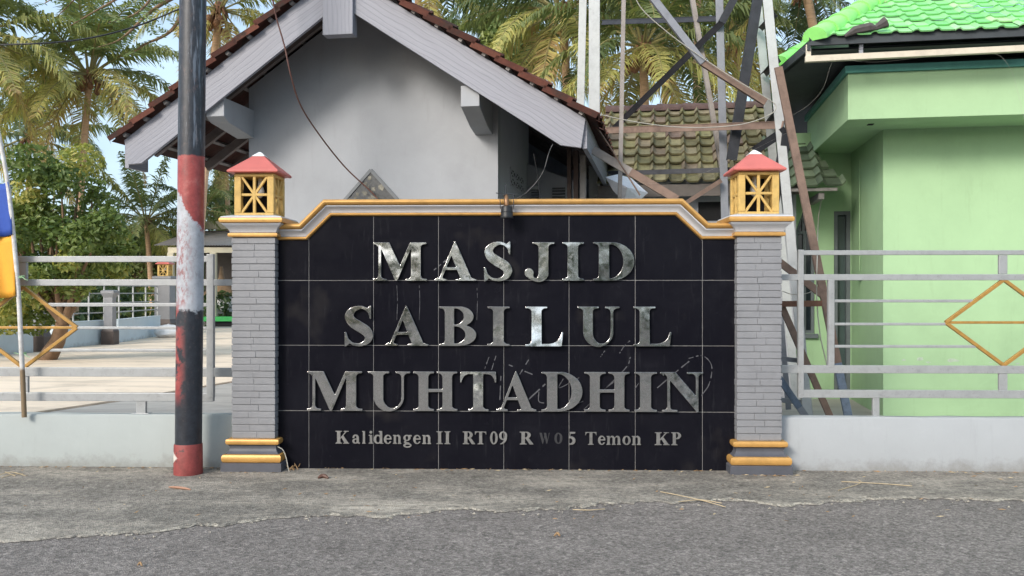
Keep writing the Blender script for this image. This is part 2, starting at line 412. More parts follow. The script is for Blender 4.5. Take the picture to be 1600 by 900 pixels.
# ================================================================ ground
ZY = 0.2                                            # level of the mosque yard
def sheet(name, poly, z, m):
    b = MB(); b.add([(p[0], p[1], z) for p in poly], [tuple(range(len(poly)))])
    return struct(b.build(name, m, fix=False))
sheet('road', [(-400, -400), (400, -400), (400, 8.30), (-400, 8.30)], -0.012, ASPH)
ground = sheet('ground', [(-600, 46), (600, 46), (600, 900), (-600, 900)], -.05, EARTH)
edge_px = [(-500, 872), (-250, 856), (0, 842), (140, 837), (220, 833), (330, 821), (400, 813), (480, 805), (590, 803), (700, 798), (790, 795), (860, 790), (930, 786), (1000, 783),
           (1070, 783), (1140, 781), (1180, 785), (1215, 790), (1255, 787), (1300, 783), (1370, 779), (1450, 776), (1520, 779), (1600, 777), (1900, 774), (2300, 772)]
edge = [pg(x, y, 0) for x, y in edge_px]
ex = np.linspace(edge[0].x, edge[-1].x, 700)
ey = np.interp(ex, [e.x for e in edge], [e.y for e in edge])
ey = ey + np.convolve(rng.normal(0, .05, 700), np.ones(5)/5, 'same') + np.convolve(rng.normal(0, .22, 700), np.ones(40)/40, 'same')
# the verge: a worn strip with a ragged edge that feathers down to the road
b = MB()
vs = []; fs = []
for i in range(700):
    vs += [(ex[i], ey[i]-.02, -.008), (ex[i], ey[i]+.012, -.001), (ex[i], 8.30, 0.0)]
for i in range(699):
    for k in range(2): fs.append((i*3+k, i*3+3+k, i*3+4+k, i*3+1+k))
b.add(vs, fs); struct(b.build('verge', VERGE, fix=False))
# pale crumbled line where the verge breaks off
b = MB(); wd = np.clip(np.convolve(rng.normal(.012, .035, 700), np.ones(5)/5, 'same'), 0, .06)
wd = .0015+wd*np.clip(np.convolve(rng.normal(.7, 3.0, 700), np.ones(30)/30, 'same'), 0, 1.6); wd[np.convolve(rng.normal(0, 1, 700), np.ones(14)/14, 'same') > .12] = 0
for i in range(699):
    if wd[i]+wd[i+1] > .004:
        b.add([(ex[i], ey[i]-.016-wd[i]*.6, -.0085), (ex[i+1], ey[i+1]-.016-wd[i+1]*.6, -.0085), (ex[i+1], ey[i+1]+.008+wd[i+1]*.9, .0015), (ex[i], ey[i]+.008+wd[i]*.9, .0015)], [(0, 1, 2, 3)])
for _ in range(260):                                # loose chips near the edge
    i = rng.integers(0, 700); x = ex[i]+rng.normal(0, .05); y = ey[i]+rng.normal(0, .10)-.02; r = rng.uniform(.004, .018)
    ph = rng.uniform(0, 6.28); n = 5
    b.add([(x+math.cos(ph+k*6.28/n)*r*rng.uniform(.6, 1.2), y+math.sin(ph+k*6.28/n)*r*rng.uniform(.6, 1.2), -.008) for k in range(n)]+[(x, y, -.002+r*.3)],
          [(k, (k+1) % n, n) for k in range(n)])
stuff(b.build('concrete_crumbs', CRUMB, fix=False))
# raised yard of the mosque
b = MB(); b.box(-60, 40, 8.34, 46, -.3, ZY)
struct(b.build('yard', YARD_GREY))
l0 = pg(-300, 680, ZY+.012); pts = [pg(44, 648.5, ZY), pg(120, 637, ZY), pg(209, 624, ZY), pg(290, 610, ZY), pg(362, 598, ZY), pg(520, 570, ZY)]
poly = [(pts[0].x-9, pts[0].y-1.0)]+[(p.x, p.y) for p in pts]+[(pts[-1].x+2, 34), (-16, 34)]
b = MB(); n = len(poly)
b.add([(p[0], p[1], ZY-.03) for p in poly]+[(p[0], p[1], ZY+.025) for p in poly], [tuple(range(n, 2*n))]+[(i, (i+1) % n, n+(i+1) % n, n+i) for i in range(n)])
struct(b.build('yard_slab', YARD_PALE))

# ================================================================ sign wall
YT = 8.24                                            # front of the black tiles
X0 = py_(433, 455, YT).x; X1 = py_(1148.5, 455, YT).x
def zx(py): return H+(HOR-py)/170.0
cx_px = [482.5, 583.5, 685, 787, 889, 992.5, 1097.5]
gx = [X0]+[py_(p, 455, YT).x for p in cx_px]+[X1]
gz = [0.0, zx(643), zx(540), zx(438), 3.0]
ZS = zx(374.5); ZTOP = zx(337)                       # shoulder and top of the tiled field
ca, cb_ = py_(480, 455, YT).x, py_(518, 455, YT).x
cc, cd = py_(1055, 455, YT).x, py_(1095, 455, YT).x
def clip(poly, nx, nz, d):                           # keep nx*x + nz*z <= d
    out = []
    for i in range(len(poly)):
        p, q = poly[i-1], poly[i]
        a = nx*p[0]+nz*p[1]-d; c = nx*q[0]+nz*q[1]-d
        if (a <= 0) != (c <= 0):
            t = a/(a-c); out.append((p[0]+(q[0]-p[0])*t, p[1]+(q[1]-p[1])*t))
        if c <= 0: out.append(q)
    return out
sign = thing('sign_wall', 'long black tiled sign wall with metal letters between two grey pillars', 'sign wall', (0, YT+.1, 0))
b = MB()
body = [(X0-.02, -.02), (X1+.02, -.02), (X1+.02, ZS-.003), (cd, ZS-.003), (cc, ZTOP-.003), (cb_, ZTOP-.003), (ca, ZS-.003), (X0-.02, ZS-.003)]
b.prism(body, lambda u, v, t: (u, t, v), YT+.004, YT+.16)
b.build('core_wall', GROUT, sign)
b = MB(); g = .0042
sl = (ZTOP-ZS)/(cb_-ca); sr = (ZTOP-ZS)/(cd-cc)
for i in range(len(gx)-1):
    for j in range(4):
        p = [(gx[i]+g/2, gz[j]+(g/2 if j else -.01)), (gx[i+1]-g/2, gz[j]+(g/2 if j else -.01)), (gx[i+1]-g/2, gz[j+1]-g/2), (gx[i]+g/2, gz[j+1]-g/2)]
        p = clip(p, 0, 1, ZTOP)
        if p and (i == 0 or i == len(gx)-2): p = clip(p, 0, 1, ZS)
        if p and i == 1: p = clip(p, -sl, 1, ZS-sl*ca)
        if p and i == len(gx)-3: p = clip(p, sr, 1, ZS+sr*cd)
        if len(p) > 2:
            tx, tz = rng.normal(0, .0012), rng.normal(0, .0012); cx0 = (gx[i]+gx[i+1])/2; cz0 = (gz[j]+min(gz[j+1], ZTOP))/2
            b.prism(p, lambda u, v, t: (u, t+(tx*(u-cx0)+tz*(v-cz0) if t < YT+.001 else 0), v), YT, YT+.006)
b.build('tile_facing', TILE, sign, bev=.0012)
# stepped cornice, swept along the outline with mitred corners
path = [(X0-.01, ZS), (ca, ZS), (cb_, ZTOP), (cc, ZTOP), (cd, ZS), (X1+.01, ZS)]
def offs(d):
    out = []
    for i, p in enumerate(path):
        nn = []
        for a, c in ((i-1, i), (i, i+1)):
            if a < 0 or c >= len(path): continue
            dx, dz = path[c][0]-path[a][0], path[c][1]-path[a][1]; L = math.hypot(dx, dz); nn.append((-dz/L, dx/L))
        if len(nn) == 1: n = nn[0]; k = 1
        else:
            n = (nn[0][0]+nn[1][0], nn[0][1]+nn[1][1]); L = math.hypot(*n); n = (n[0]/L, n[1]/L); k = 1/(n[0]*nn[0][0]+n[1]*nn[0][1])
        out.append((p[0]+n[0]*d*k, p[1]+n[1]*d*k))
    return out
def sweep(prof, name, m):                            # prof: (outward y, up d), closed section back to the wall
    b = MB(); rows = [[(x, YT-o, z) for x, z in offs(d)] for o, d in prof]
    n = len(path); vs = [p for r in rows for p in r]; fs = []
    for i in range(len(rows)):
        i2 = (i+1) % len(rows)
        for k in range(n-1): fs.append((i*n+k, i*n+k+1, i2*n+k+1, i2*n+k))
    fs.append(tuple(i*n for i in range(len(rows)))); fs.append(tuple(i*n+n-1 for i in range(len(rows))))
    b.add(vs, fs); return b.build(name, m, sign, smooth=40)
def halfround(o0, o1, d0, d1, n=6):
    r = [(o0, d0)]
    for k in range(n+1):
        a = -math.pi/2+math.pi*k/n; r.append((o0+(o1-o0)*max(0.02, math.cos(a)), (d0+d1)/2+(d1-d0)/2*math.sin(a)))
    return r+[(o0, d1)]
sweep([(-.05, 0)]+halfround(.0, .030, .0, .030)+[(-.05, .03)], 'lower_moulding', GOLD)
sweep([(-.05, .031), (.012, .031), (.014, .040), (.022, .054), (.036, .068), (.055, .080), (.062, .086), (.062, .094), (-.05, .094)], 'cornice_cove', CORN_W)
sweep([(-.16, .095)]+halfround(.045, .092, .095, .150)+[(-.16, .150)], 'upper_moulding', GOLD)
# ---- pillars
def sq(cx, cy, h, z): return [(cx-h, cy-h, z), (cx+h, cy-h, z), (cx+h, cy+h, z), (cx-h, cy+h, z)]
PYC = 8.14+.197
pil_x = [py_(396, 455, 8.14).x, py_(1186.5, 455, 8.14).x]
for px, seed in zip(pil_x, (3, 4)):
    rr = random.Random(seed)
    pil = MB(); hs = .2
    z = .292; ctop = zx(370)-.006; nc = 30; ch = (ctop-z)/nc
    pil.box(px-hs+.008, px+hs-.008, PYC-hs+.008, PYC+hs-.008, .2, ctop)
    for k in range(nc):                              # slim brick courses, all painted one grey
        z0 = z+k*ch; j = rr.uniform(-.0025, .0025); h2 = hs+j
        cut = px+((-.02 if k % 2 else .03)+rr.uniform(-.03, .03))
        gp = (.0018 if k % 3 else .0008) if seed == 4 else (.001 if k % 4 == 0 else .0002)
        for xa, xb in ((px-h2, cut-gp), (cut+gp, px+h2)):
            pil.box(xa, xb, PYC-h2+rr.uniform(-.0015, .0015), PYC+h2, z0+.004+rr.uniform(-.001, .001), z0+ch-.004+rr.uniform(-.001, .001))
    po = pil.build('pillar', GREY_PAINT, sign, bev=.003)
    def ring(prof, name, m):
        q = MB(); q.loft([sq(px, PYC, h, zz) for h, zz in prof]); q.build(name, m, po, smooth=35)
    ring([(.277, -.02), (.277, .072), (.268, .078)], 'plinth', DGREY)
    ring([(.246, .079), (.262, .083), (.271, .098), (.273, .115), (.271, .135), (.262, .150), (.246, .155)], 'lower_gold_band', GOLD)
    ring([(.246, .156), (.228, .170), (.216, .190), (.213, .210), (.218, .228), (.228, .236)], 'base_cove', DGREY)
    ring([(.222, .237), (.238, .241), (.244, .255), (.244, .272), (.238, .286), (.222, .290)], 'upper_gold_band', GOLD)
    zc = zx(371)
    ring([(.208, zc), (.226, zc+.006), (.229, zc+.02), (.226, zc+.034), (.208, zc+.042)], 'cap_gold_band', GOLD)
    ring([(.212, zc+.043), (.216, zc+.055), (.228, zc+.078), (.25, zc+.1), (.268, zc+.115), (.274, zc+.126)], 'cap_cove', CORN_W)
    ring([(.268, zc+.127), (.286, zc+.132), (.291, zc+.15), (.288, zc+.168), (.283, zc+.174)], 'cap_gold_edge', GOLD)
    ring([(.281, zc+.175), (.275, zc+.186), (.20, zc+.204)], 'cap_top', CORN_W)
ZCAP = zx(371)+.204
# ---- lanterns
lan = None
for k, px in enumerate(pil_x):
    lab = ['gold lattice lantern with red pyramid roof on the pillar beside the striped pole',
           'gold lattice lantern with red pyramid roof on the pillar beside the green house'][k]
    if k: o = copy_tree(lan, (px, PYC, ZCAP)); o['label'] = lab; continue
    lan = thing('pillar_lantern', lab, 'lantern', (px, PYC, ZCAP), 'lanterns on the sign pillars')
    P0 = Vector((px, PYC, ZCAP)); hw = .183; ht = .385
    b = MB()
    T = lambda x, y, z: (P0.x+x, P0.y+y, P0.z+z)
    b.box(-hw, hw, -hw, hw, -.004, .022, tr=T); b.box(-hw, hw, -hw, hw, ht-.03, ht, tr=T)
    for sx in (-1, 1):
        for sy in (-1, 1): b.box(min(sx*hw, sx*(hw-.062)), max(sx*hw, sx*(hw-.062)), min(sy*hw, sy*(hw-.062)), max(sy*hw, sy*(hw-.062)), .022, ht-.03, tr=T)
    b.build('frame', LGOLD, lan, bev=.006)
    for q in range(4):
        b = MB(); rot = Matrix.Rotation(q*math.pi/2, 3, 'Z')
        i0 = hw-.064; z0, z1 = .020, ht-.028; zm = (z0+z1)/2
        def S(x0, za, x1, zb, wd, dp):
            b.beam(P0+rot @ Vector((x0, -hw+.022, za)), P0+rot @ Vector((x1, -hw+.022, zb)), wd, dp, up=rot @ Vector((0, 1, 0)))
        S(0, z0, 0, z1, .026, .030); S(-i0, zm, i0, zm, .024, .028)
        S(-i0, z0, i0, z1, .022, .025); S(i0, z0, -i0, z1, .022, .0225)
        b.build('lattice_panel', LGOLD, lan, bev=.004)
    b = MB(); b.loft([sq(P0.x, P0.y, h, P0.z+z) for h, z in ((.17, ht+.002), (.232, ht+.004), (.236, ht+.016), (.235, ht+.024), (.06, ht+.172), (.055, ht+.175))])
    rf = b.build('roof', RED_ROOF, lan, bev=.004)
    b = MB(); b.loft([sq(P0.x, P0.y, h, P0.z+z) for h, z in ((.058, ht+.174), (.06, ht+.178), (.012, ht+.218), (.003, ht+.222))]); b.build('finial', WHITE, lan)
    b = MB(); e_ = hw-.055; b.box(-e_, e_, e_-.006, e_, .022, ht-.03, tr=T); b.box(-e_-.0, -e_+.006, -e_+.04, e_-.007, .022, ht-.03, tr=T); b.build('shade_panel', DARKVOID, lan)  # dark sheets added behind the lattice to stand for the shade inside
    b = MB(); b.tube([P0+Vector((0, 0, z)) for z in (ht-.02, ht-.09)], .02, 10); b.tube([P0+Vector((0, 0, z)) for z in (ht-.088, ht-.11, ht-.15, ht-.19, ht-.21)], [.016, .03, .04, .03, .008], 12)
    b.build('bulb', WHITE, lan, smooth=50)

# ================================================================ lettering (outlines drawn on a grid, traced and extruded)
class G:
    def __init__(s, w, res, lo=-.34):
        s.w = w; s.res = res; s.pad = .08; s.lo = lo
        xs = np.arange(-s.pad, w+s.pad, 1/res); ys = np.arange(lo, 1.14, 1/res)
        s.X, s.Y = np.meshgrid(xs, ys); s.M = np.zeros_like(s.X, bool)
    def box(s, a, c, d, e): return (s.X >= a) & (s.X <= d) & (s.Y >= c) & (s.Y <= e)
    def ell(s, cx, cy, rx, ry): return ((s.X-cx)/rx)**2+((s.Y-cy)/ry)**2 <= 1
    def poly(s, pts):
        r = np.zeros_like(s.M); n = len(pts)
        for i in range(n):
            (x0, y0), (x1, y1) = pts[i-1], pts[i]
            if y0 == y1: continue
            c = (s.Y > min(y0, y1)) & (s.Y <= max(y0, y1)); xi = x0+(s.Y-y0)*(x1-x0)/(y1-y0); r ^= c & (s.X < xi)
        return r
    def stroke(s, pts, n=10):
        r = np.zeros_like(s.M)
        for p in crom(pts, n): r |= (s.X-p[0])**2+(s.Y-p[1])**2 <= p[2]**2
        return r
    def ser(s, a, c, y, up, l, r, h=.045, br=.10):   # serif under/over a stem a..c; foot at y, stem goes up(+1)/down(-1)
        Yv = (s.Y-y)*up
        m = (s.X >= l) & (s.X <= r) & (Yv >= 0) & (Yv <= h)
        bl = min(br, max(a-l, .001)); d = (a-s.X)/bl; m |= (d >= 0) & (d <= 1) & (Yv >= 0) & (Yv <= h+bl*(1-np.sqrt(np.clip(1-(1-d)**2, 0, 1)))*.9)
        bl = min(br, max(r-c, .001)); d = (s.X-c)/bl; m |= (d >= 0) & (d <= 1) & (Yv >= 0) & (Yv <= h+bl*(1-np.sqrt(np.clip(1-(1-d)**2, 0, 1)))*.9)
        return m
def glyph(ch, res):
    def N(w): return G(w, res)
    if ch == 'M':
        g = N(1.405); g.M = g.box(.143, 0, .205, .97) | g.box(1.0, 0, 1.25, 1) | g.poly([(.10, 1), (.417, 1), (.72, .36), (.635, 0), (.585, 0), (.17, .93)]) | g.poly([(.59, 0), (.635, 0), (1.04, .96), (1.02, 1), (.975, 1), (.68, .33)])
        g.M |= g.ser(.143, .205, 0, 1, 0, .357) | g.ser(1.0, 1.25, 0, 1, .857, 1.405) | g.ser(1.0, 1.25, 1, -1, .98, 1.395) | g.ser(.12, .3, 1, -1, 0, .36)
    elif ch == 'A':
        g = N(1.08); g.M = g.poly([(.525, 1.03), (.545, 1.0), (.985, 0), (.695, 0), (.42, .71)]) | g.poly([(.525, 1.03), (.095, 0), (.168, 0), (.46, .72), (.55, .95)]) | g.box(.22, .285, .66, .345)
        g.M |= g.ser(.105, .17, 0, 1, 0, .31, .04, .12) | g.ser(.695, .975, 0, 1, .555, 1.08, .04, .08)
    elif ch == 'S':
        g = N(.71); g.M = g.stroke([(.60, .86, .025), (.52, .945, .032), (.39, .975, .04), (.25, .935, .06), (.145, .84, .09), (.125, .72, .105), (.2, .60, .12), (.36, .49, .128), (.52, .385, .125), (.60, .26, .105), (.57, .13, .075), (.46, .045, .048), (.32, .022, .035), (.18, .06, .028), (.07, .17, .022), (.03, .26, .015)], 16)
        g.M |= g.poly([(.66, 1.02), (.63, 1.02), (.55, .94), (.59, .83), (.63, .68), (.66, .68)]) | g.poly([(.01, .345), (.04, .345), (.09, .17), (.14, .08), (.05, -.01), (.01, -.03)])
    elif ch == 'J':
        g = N(.72); g.M = g.box(.347, .24, .592, 1) | g.stroke([(.4695, .28, .1225), (.468, .18, .122), (.44, .10, .105), (.37, .035, .07), (.28, .02, .045), (.19, .06, .05), (.13, .15, .08)], 14) | g.ell(.115, .2, .11, .12)
        g.M |= g.ser(.347, .592, 1, -1, .2, .74)
    elif ch == 'I':
        g = N(.53); g.M = g.box(.135, 0, .39, 1) | g.ser(.135, .39, 0, 1, 0, .53) | g.ser(.135, .39, 1, -1, 0, .53)
    elif ch == 'D':
        g = N(1.03); o = g.box(.14, 0, .45, 1) | (g.ell(.45, .5, .58, .5) & (g.X > .44)); i = (g.ell(.41, .5, .35, .447) & (g.X > .395)) | g.box(.395, .07, .42, .93)
        g.M = (o & ~i) | g.ser(.14, .395, 0, 1, 0, .41) | g.ser(.14, .395, 1, -1, 0, .41)
    elif ch == 'B':
        g = N(.95); o = g.box(.145, .0, .5, 1) | (g.ell(.50, .745, .38, .255) & (g.X > .49)) | (g.ell(.50, .27, .45, .27) & (g.X > .49))
        i = (g.ell(.40, .745, .235, .21) & (g.X > .38)) | (g.ell(.40, .275, .275, .222) & (g.X > .38)); g.M = (o & ~i) | g.ser(.145, .38, 0, 1, 0, .4) | g.ser(.145, .38, 1, -1, 0, .4)
    elif ch == 'L':
        g = N(.96); g.M = g.box(.155, 0, .405, 1) | g.ser(.155, .405, 0, 1, 0, .45) | g.ser(.155, .405, 1, -1, 0, .56)
        g.M |= g.poly([(.38, 0), (.92, 0), (.955, .355), (.92, .355), (.88, .22), (.81, .13), (.70, .075), (.58, .055), (.38, .05)])
    elif ch == 'U':
        g = N(1.04); o = g.box(.135, .36, .885, 1) | (g.ell(.51, .365, .375, .385) & (g.Y < .37)); i = g.box(.37, .34, .82, 1.1) | (g.ell(.595, .345, .225, .285) & (g.Y < .35))
        g.M = (o & ~i) | g.ser(.135, .37, 1, -1, 0, .52) | g.ser(.82, .885, 1, -1, .68, 1.04)
    elif ch == 'H':
        g = N(1.125); g.M = g.box(.14, 0, .385, 1) | g.box(.745, 0, .99, 1) | g.box(.3, .485, .8, .555)
        for y, u in ((0, 1), (1, -1)): g.M |= g.ser(.14, .385, y, u, 0, .53) | g.ser(.745, .99, y, u, .6, 1.125)
    elif ch == 'T':
        g = N(.92); g.M = g.box(.335, 0, .58, 1) | g.ser(.335, .58, 0, 1, .2, .72)
        a = [(.005, 1), (0, .72), (.03, .72), (.06, .83), (.12, .91), (.2, .935), (.36, .94), (.36, 1)]; g.M |= g.poly(a) | g.poly([(.915-x, y) for x, y in a])
    elif ch == 'N':
        g = N(1.08); g.M = g.box(.18, 0, .245, .95) | g.box(.895, .0, .96, 1) | g.poly([(.09, 1), (.38, 1), (.96, .32), (.96, -.01), (.925, -.01), (.18, .88)])
        g.M |= g.ser(.18, .245, 0, 1, .05, .43) | g.ser(.895, .96, 1, -1, .67, 1.08) | g.ser(.1, .3, 1, -1, 0, .36)
    elif ch == 'K':
        g = N(1.07); g.M = g.box(.13, 0, .38, 1) | g.ser(.13, .38, 0, 1, 0, .52, .06) | g.ser(.13, .38, 1, -1, 0, .52, .06) | g.poly([(.36, .40), (.78, .97), (.9, .97), (.36, .53 - .2)]) | g.poly([(.36, .42), (.80, .98), (.90, .98), (.48, .46)]) | g.poly([(.42, .54), (.58, .68), (1.02, .03), (.72, .03)]) | g.box(.64, .94, 1.03, 1) | g.box(.60, 0, 1.07, .06)
    elif ch == 'a':
        g = N(.63); g.M = g.box(.34, .06, .53, .5) | g.stroke([(.10, .50, .075), (.15, .62, .06), (.27, .66, .055), (.38, .62, .07), (.435, .5, .095)]) | (g.ell(.25, .195, .235, .205) & ~g.ell(.28, .2, .11, .12)) | g.box(.48, 0, .62, .1) | g.box(.34, .02, .53, .2)
    elif ch == 'l':
        g = N(.28); g.M = g.box(.06, 0, .24, 1) | g.ser(.06, .24, 0, 1, 0, .29, .06) | g.box(0, .93, .2, 1)
    elif ch == 'i':
        g = N(.34); g.M = g.box(.08, 0, .27, .7) | g.ser(.08, .27, 0, 1, 0, .34, .06) | g.box(0, .63, .2, .7) | g.ell(.17, .9, .11, .11)
    elif ch == 'd':
        g = N(.76); g.M = (g.ell(.31, .35, .31, .36) & ~g.ell(.35, .35, .14, .27)) | g.box(.49, 0, .68, 1) | g.box(.40, .93, .6, 1) | g.box(.6, 0, .77, .07)
    elif ch == 'e':
        g = N(.62); g.M = (g.ell(.31, .35, .31, .36) & ~(g.ell(.34, .35, .15, .28))) & ~g.box(.4, .2, .7, .34) | g.box(.14, .34, .61, .43)
    elif ch == 'n':
        g = N(.68); g.M = g.box(.07, 0, .26, .7) | g.box(.44, 0, .63, .5) | (g.ell(.42, .46, .215, .25) & ~g.ell(.34, .44, .12, .16) & (g.Y > .44) & (g.X > .2)) | g.ser(.07, .26, 0, 1, 0, .33, .06) | g.ser(.44, .63, 0, 1, .38, .69, .06) | g.box(0, .64, .2, .7)
    elif ch == 'm':
        g = N(1.12); g.M = g.ser(.07, .25, 0, 1, 0, .31, .06) | g.box(.07, 0, .25, .7) | g.box(0, .64, .2, .7)
        for x in (.47, .87): g.M |= g.box(x, 0, x+.18, .5) | (g.ell(x-.02, .46, .2, .25) & ~g.ell(x-.1, .44, .11, .16) & (g.Y > .44) & (g.X > x-.24)) | g.ser(x, x+.18, 0, 1, x-.06, x+.24, .06)
    elif ch == 'o':
        g = N(.63); g.M = g.ell(.315, .35, .315, .36) & ~g.ell(.315, .35, .13, .28)
    elif ch == 'g':
        g = N(.66); g.M = (g.ell(.29, .47, .28, .24) & ~g.ell(.29, .47, .10, .17)) | (g.ell(.33, -.12, .32, .18) & ~g.ell(.35, -.12, .18, .075)) | g.stroke([(.2, .27, .05), (.13, .15, .07), (.25, .07, .07), (.42, .04, .07)]) | g.box(.46, .58, .66, .69)
    elif ch in 'RP':
        g = N(.95 if ch == 'R' else .83); g.M = g.box(.13, 0, .37, 1) | ((g.box(.13, .47, .45, 1) | (g.ell(.45, .735, .33, .265) & (g.X > .44))) & ~((g.ell(.40, .735, .15, .2) & (g.X > .36)))) | g.ser(.13, .37, 0, 1, 0, .5, .06) | g.ser(.13, .37, 1, -1, 0, .4, .06)
        if ch == 'R': g.M |= g.poly([(.38, .52), (.6, .54), (.95, .04), (.95, 0), (.70, 0)])
    elif ch == '0':
        g = N(.6); g.M = g.ell(.3, .5, .3, .51) & ~g.ell(.3, .5, .115, .42)
    elif ch == '9':
        g = N(.62); g.M = (g.ell(.3, .67, .3, .34) & ~g.ell(.3, .67, .115, .25)) | g.stroke([(.5, .66, .095), (.48, .42, .09), (.38, .2, .075), (.24, .08, .055), (.1, .03, .03)])
    elif ch == '5':
        g = N(.64); g.M = g.poly([(.17, 1), (.62, 1), (.57, .85), (.17, .85)]) | g.poly([(.13, .52), (.2, 1), (.27, 1), (.2, .55)]) | (g.ell(.28, .32, .34, .33) & ~g.ell(.2, .3, .19, .2) & (g.X > .08))
    elif ch == 'W':
        g = N(1.2); g.M = g.poly([(.05, 1), (.3, 1), (.5, .2), (.4, 0), (.35, 0)]) | g.poly([(.5, 1), (.75, 1), (.9, .2), (.82, 0), (.77, 0)]) | g.poly([(.37, 0), (.43, 0), (.66, .8), (.6, .85)]) | g.poly([(.8, 0), (.86, 0), (1.12, 1), (1.05, 1)])
    else: raise KeyError(ch)
    return g
def trace(g):
    F = g.M.astype(float)
    k = np.array([1, 4, 6, 4, 1])/16.
    for ax in (0, 1): F = np.apply_along_axis(lambda r: np.convolve(r, k, 'same'), ax, F)
    F[0] = F[-1] = 0; F[:, 0] = F[:, -1] = 0; iso = .5
    B = F > iso; code = B[:-1, :-1]*1+B[:-1, 1:]*2+B[1:, 1:]*4+B[1:, :-1]*8
    seg = {}
    T = {1: [(3, 0)], 2: [(0, 1)], 3: [(3, 1)], 4: [(1, 2)], 5: [(3, 0), (1, 2)], 6: [(0, 2)], 7: [(3, 2)], 8: [(2, 3)], 9: [(2, 0)], 10: [(0, 1), (2, 3)], 11: [(2, 1)], 12: [(1, 3)], 13: [(1, 0)], 14: [(0, 3)]}
    for r, c in zip(*np.nonzero((code > 0) & (code < 15))):
        E = {0: (0, r, c), 1: (1, r, c+1), 2: (0, r+1, c), 3: (1, r, c)}
        for a, e in T[int(code[r, c])]: seg[E[a]] = E[e]
    def pt(k):
        t, r, c = k
        a = F[r, c]; q = F[r, c+1] if t == 0 else F[r+1, c]; u = (iso-a)/(q-a)
        return ((c+(u if t == 0 else 0))/g.res-g.pad, (r+(u if t else 0))/g.res+g.lo)
    loops = []
    while seg:
        k0, k1 = seg.popitem(); lp = [k0]
        while k1 != k0 and k1 in seg: lp.append(k1); k1 = seg.pop(k1)
        loops.append([pt(k) for k in lp])
    def dp(p, tol):
        if len(p) < 3: return p
        a, b2 = np.array(p[0]), np.array(p[-1]); d = b2-a; L = np.hypot(*d) or 1e-9; q = np.array(p)-a
        dist = abs(q[:, 0]*d[1]-q[:, 1]*d[0])/L; i = int(dist.argmax())
        return [p[0], p[-1]] if dist[i] < tol else dp(p[:i+1], tol)[:-1]+dp(p[i:], tol)
    out = []
    for lp in loops:
        if len(lp) < 6: continue
        h = len(lp)//2; out.append((dp(lp[:h+1], .0035)[:-1]+dp(lp[h:]+lp[:1], .0035)[:-1]))
    return out
_gc = {}; GHOST_ = None
def letter(ch, x0, x1, zb, zt, res, depth, stand, m, name='letter', parent=sign, tilt=(0, 0), label=None):
    if (ch, res) not in _gc: gg = glyph(ch, res); _gc[(ch, res)] = (trace(gg), gg.w)
    loops, gw = _gc[(ch, res)]; sx = (x1-x0)/gw; sz = zt-zb
    cu = bpy.data.curves.new('letter', 'CURVE'); cu.dimensions = '2D'; cu.fill_mode = 'BOTH'
    bv = min(.0009, depth*.15)
    cu.extrude = depth/2-bv; cu.bevel_depth = bv; cu.bevel_resolution = 1; cu.offset = -bv
    for lp in loops:
        s = cu.splines.new('POLY'); s.points.add(len(lp)-1); s.use_cyclic_u = True
        for p, (u, v) in zip(s.points, lp): p.co = (u*sx-(x1-x0)/2, v*sz, 0, 1)
    tmp = bpy.data.objects.new('tmp', cu); COL.objects.link(tmp)
    me = bpy.data.meshes.new_from_object(tmp.evaluated_get(bpy.context.evaluated_depsgraph_get()))
    bpy.data.objects.remove(tmp); bpy.data.curves.remove(cu)
    n = len(me.vertices); co = np.empty(n*3, np.float32); me.vertices.foreach_get('co', co); co = co.reshape(-1, 3)
    out = np.empty_like(co); out[:, 0] = co[:, 0]; out[:, 2] = co[:, 1]; out[:, 1] = -co[:, 2]+tilt[0]*co[:, 0]+tilt[1]*(co[:, 1]-sz/2)
    me.vertices.foreach_set('co', out.ravel()); me.materials.clear(); me.materials.append(m)
    me.materials.append(SIDE if m is not GHOST_ else m); me.update()
    me.polygons.foreach_set('material_index', [0 if abs(p.normal.y) > .8 else 1 for p in me.polygons])
    me.polygons.foreach_set('use_smooth', [True]*len(me.polygons)); me.set_sharp_from_angle(angle=R(30)); me.update()
    o = bpy.data.objects.new(name, me); COL.objects.link(o); o.parent = parent
    o.location = Vector(((x0+x1)/2, YT-stand-depth/2-max(0, tilt[1]-.04)*.17, zb))-Vector(parent.location)
    if label: o['label'] = label
    return o
rows = [('MASJID', [(583, 666.5), (679, 744), (756, 800.5), (819.5, 865), (878.5, 912), (927, 991)], 378.5, 439),
        ('SABILUL', [(538, 583), (602, 669), (686, 744), (762, 796), (821, 880), (903, 968), (990, 1049)], 479, 541),
        ('MUHTADHIN', [(479.5, 566), (575, 641), (645.5, 714.5), (719, 775.5), (775.5, 838), (846, 910), (913, 984), (991.5, 1026.5), (1031.5, 1099)], 581, 643)]
YL = YT-.035
rt = random.Random(5); BLUE_TILT = .125
for word, boxes, pt_, pb in rows:
    for ch, (a, c) in zip(word, boxes):
        letter(ch, py_(a, 455, YL).x, py_(c, 455, YL).x, py_(800, pb, YL).z+.003, py_(800, pt_, YL).z, 120, .022, .014, STEEL_FLAT if ch == 'B' else STEEL, tilt=(0 if ch == 'B' else rt.uniform(-.012, .012), 0 if ch == 'B' else BLUE_TILT if (word, a) == ('SABILUL', 821) else rt.uniform(-.02, .035)))
s1 = 1/5.614
small = [('K', 50, 172), ('a', 197, 268), ('l', 285, 315), ('i', 342, 382), ('d', 385, 470), ('e', 475, 545), ('n', 555, 628), ('g', 645, 720), ('e', 733, 800), ('n', 812, 890),
         ('I', 935, 995), ('I', 1005, 1062), ('R', 1167, 1275), ('T', 1275, 1375), ('0', 1407, 1475), ('9', 1487, 1560)]
small = [(c, 515+a*s1, 515+e*s1) for c, a, e in small]
